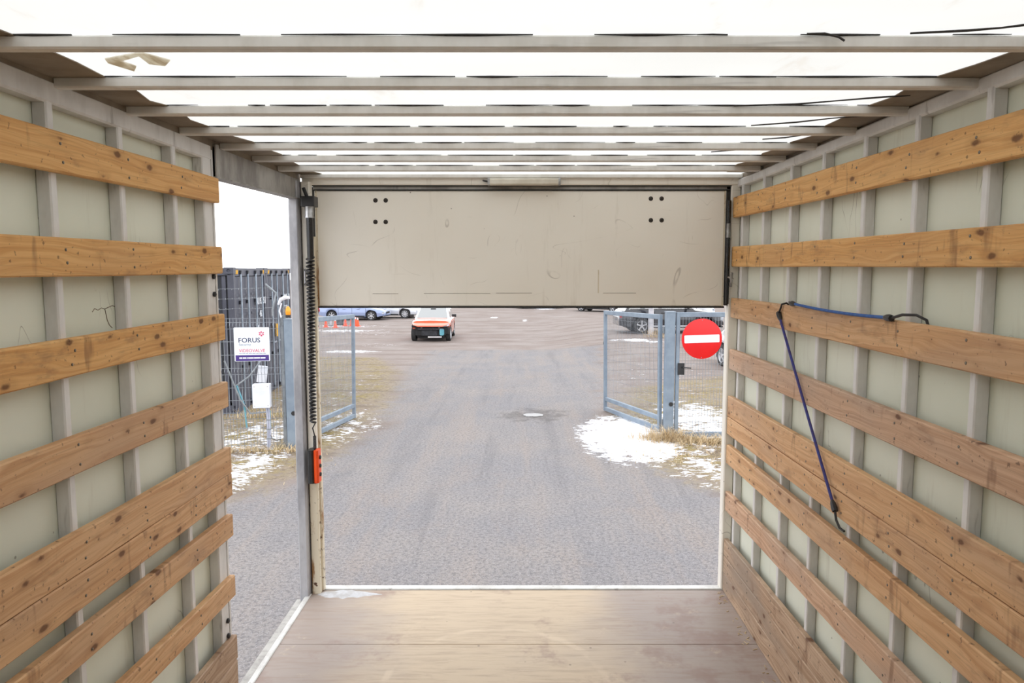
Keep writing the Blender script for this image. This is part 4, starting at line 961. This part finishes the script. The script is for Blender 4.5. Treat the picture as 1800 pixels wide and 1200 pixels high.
# ================================================================== CONES, POLE, SMALL THINGS
cone_b = G().cbox((0, 0, .018), (.30, .30, .036), .03, 2).mesh('base', 'cone_orange')
cone_s = G().lathe([(.11, .03), (.105, .05), (.03, .50), (.022, .515), (.0005, .517)], 'z', n=16).mesh('body', 'cone_orange', True)
cone_w = G().lathe([(.080, .21), (.0585, .335)], 'z', n=16, close=True).mesh('white_band', 'cone_white', True)
cone_t = G().lathe([(.048, .40), (.0315, .50)], 'z', n=16, close=True).mesh('white_band', 'cone_white', True)
for i, (px, py) in enumerate(((556, 575.5), (573, 575), (589.5, 576), (607, 573), (618, 573), (625, 572), (629, 573.2))):
    p = onG(px, py); lab = ('orange traffic cone standing alone nearest the warning light post', 'orange traffic cone beside the pale bollard', 'orange traffic cone between the bollard and the dark machine', 'orange traffic cone on the far side of the dark machine', *['orange traffic cone in the close group of three in front of the blue saloon']*3)[i]
    t = thing('traffic_cone', lab, 'cone', (p.x, p.y, gz(p.x, p.y)-.01), i*.4, 'traffic cones in a row')
    put('base', cone_b, t); s_ = put('body', cone_s, t); put('white_band', cone_t, s_)
p = onG(581.5, 572.5)
t = thing('bollard', 'pale grey plastic bollard among the traffic cones', 'bollard', (p.x, p.y, gz(p.x, p.y)-.01))
G().cbox((0, 0, .02), (.28, .28, .04), .03, 2).obj('base', 'crate_grey', t); G().lathe([(.05, .03), (.045, .5), (.03, .53), (.0005, .54)], 'z', n=12).obj('post', 'pole_grey', t, smooth=True)
p = onG(598, 571)
t = thing('crate', 'dark grey machine in a frame standing between the traffic cones', 'machine', (p.x, p.y, gz(p.x, p.y)-.01), R(10))
G().cbox((0, 0, .17), (.30, .30, .28), .02, 2).obj('body', 'crate_grey', t)
for sx in (-1, 1): G().tube([(sx*.17, -.15, 0), (sx*.17, -.15, .5), (sx*.17, .15, .5), (sx*.17, .15, 0)], .02, 6).obj('frame_tube', 'black_plastic', t)
G().cbox((0, 0, .40), (.26, .24, .16), .03, 2).obj('tank', 'teal_bottle', t)
p = onG(1143.5, 589)
t = thing('utility_pole', 'pale grey round pole standing before the black estate car', 'pole', (p.x, p.y, gz(p.x, p.y)-.03))
G().tube([(0, 0, 0), (0, 0, 3), (0, 0, 7)], [.105, .10, .085], 14).obj('shaft', 'pole_grey', t, smooth=True)
G().lathe([(.0005, 7.03), (.09, 7.0), (.09, 6.96), (.0005, 6.96)], 'z', n=14).obj('cap', 'steel_galv', t)
G().tube([(.115, .02, .0), (.11, .02, 2.6)], .016, 6).obj('cable_guard', 'cone_white', t)
# puddle in the pothole
for (px, py, rx, ry, lab) in ((937, 727, .20, .17, 'larger pool of melt water in the pothole of the road'), (931, 735.5, .10, .08, 'smaller pool of melt water just before the larger one in the road')):
    p = atZ(px, py, 0); g = G(); rw = random.Random(px); ring = []
    for i in range(22):
        a_ = 2*math.pi*i/22; k_ = 1+rw.uniform(-.14, .14); ring.append((rx*k_*math.cos(a_), ry*k_*math.sin(a_)))
    zz_ = -.022
    g.loft([[(x, y, zz_-.03) for x, y in ring], [(x, y, zz_) for x, y in ring]]); tag(g.obj('puddle', 'water', None, (p.x, p.y, 0)), lab, 'puddle')
# dry grass: tens of blades per tuft, uncountable
def grass(name, label, spots, seed, m='straw'):
    g = G(); rr = random.Random(seed)
    for (cx, cy, sx, sy, n, h) in spots:
        for _ in range(n):
            x, y = rr.gauss(cx, sx), rr.gauss(cy, sy); hh_ = h*rr.uniform(.35, 1.1); a_ = rr.uniform(0, 6.28); le = rr.uniform(.3, 2.2)*hh_; wd = .0045
            z = gz(x, y)-.005; px_, py_ = math.cos(a_+1.57)*wd, math.sin(a_+1.57)*wd; tx, ty_ = math.cos(a_)*le, math.sin(a_)*le; b = len(g.v)
            g.v += [(x-px_, y-py_, z), (x+px_, y+py_, z), (x+tx*.4+px_*.7, y+ty_*.4+py_*.7, z+hh_*.7), (x+tx*.4-px_*.7, y+ty_*.4-py_*.7, z+hh_*.7), (x+tx, y+ty_, z+hh_)]
            g.f += [(b, b+1, b+2, b+3), (b+3, b+2, b+4)]
    return tag(g.obj(name, m), label, 'grass', kind='stuff')
grass('dry_grass', 'dry straw coloured grass around the foot of the right gate post', [(2.42, 11.85, .16, .10, 420, .26), (2.9, 11.7, .35, .14, 520, .16), (3.5, 11.6, .35, .2, 420, .16), (2.1, 11.95, .18, .12, 160, .14), (2.7, 10.9, .5, .4, 420, .09)], 1)
grass('dry_grass', 'thin dry grass along the foot of the container fence', [(-4.4, 11.05, .45, .08, 300, .14), (-3.6, 11.15, .15, .1, 120, .14), (-4.6, 12.6, .6, .6, 200, .10), (-4.2, 10.2, .5, .5, 420, .05), (-5.0, 13.8, .3, .15, 120, .2)], 2)
grass('dry_grass', 'tuft of dry grass at the foot of the utility pole', [(5.75, 31.0, .22, .15, 160, .42), (5.95, 30.6, .35, .2, 120, .25)], 3)
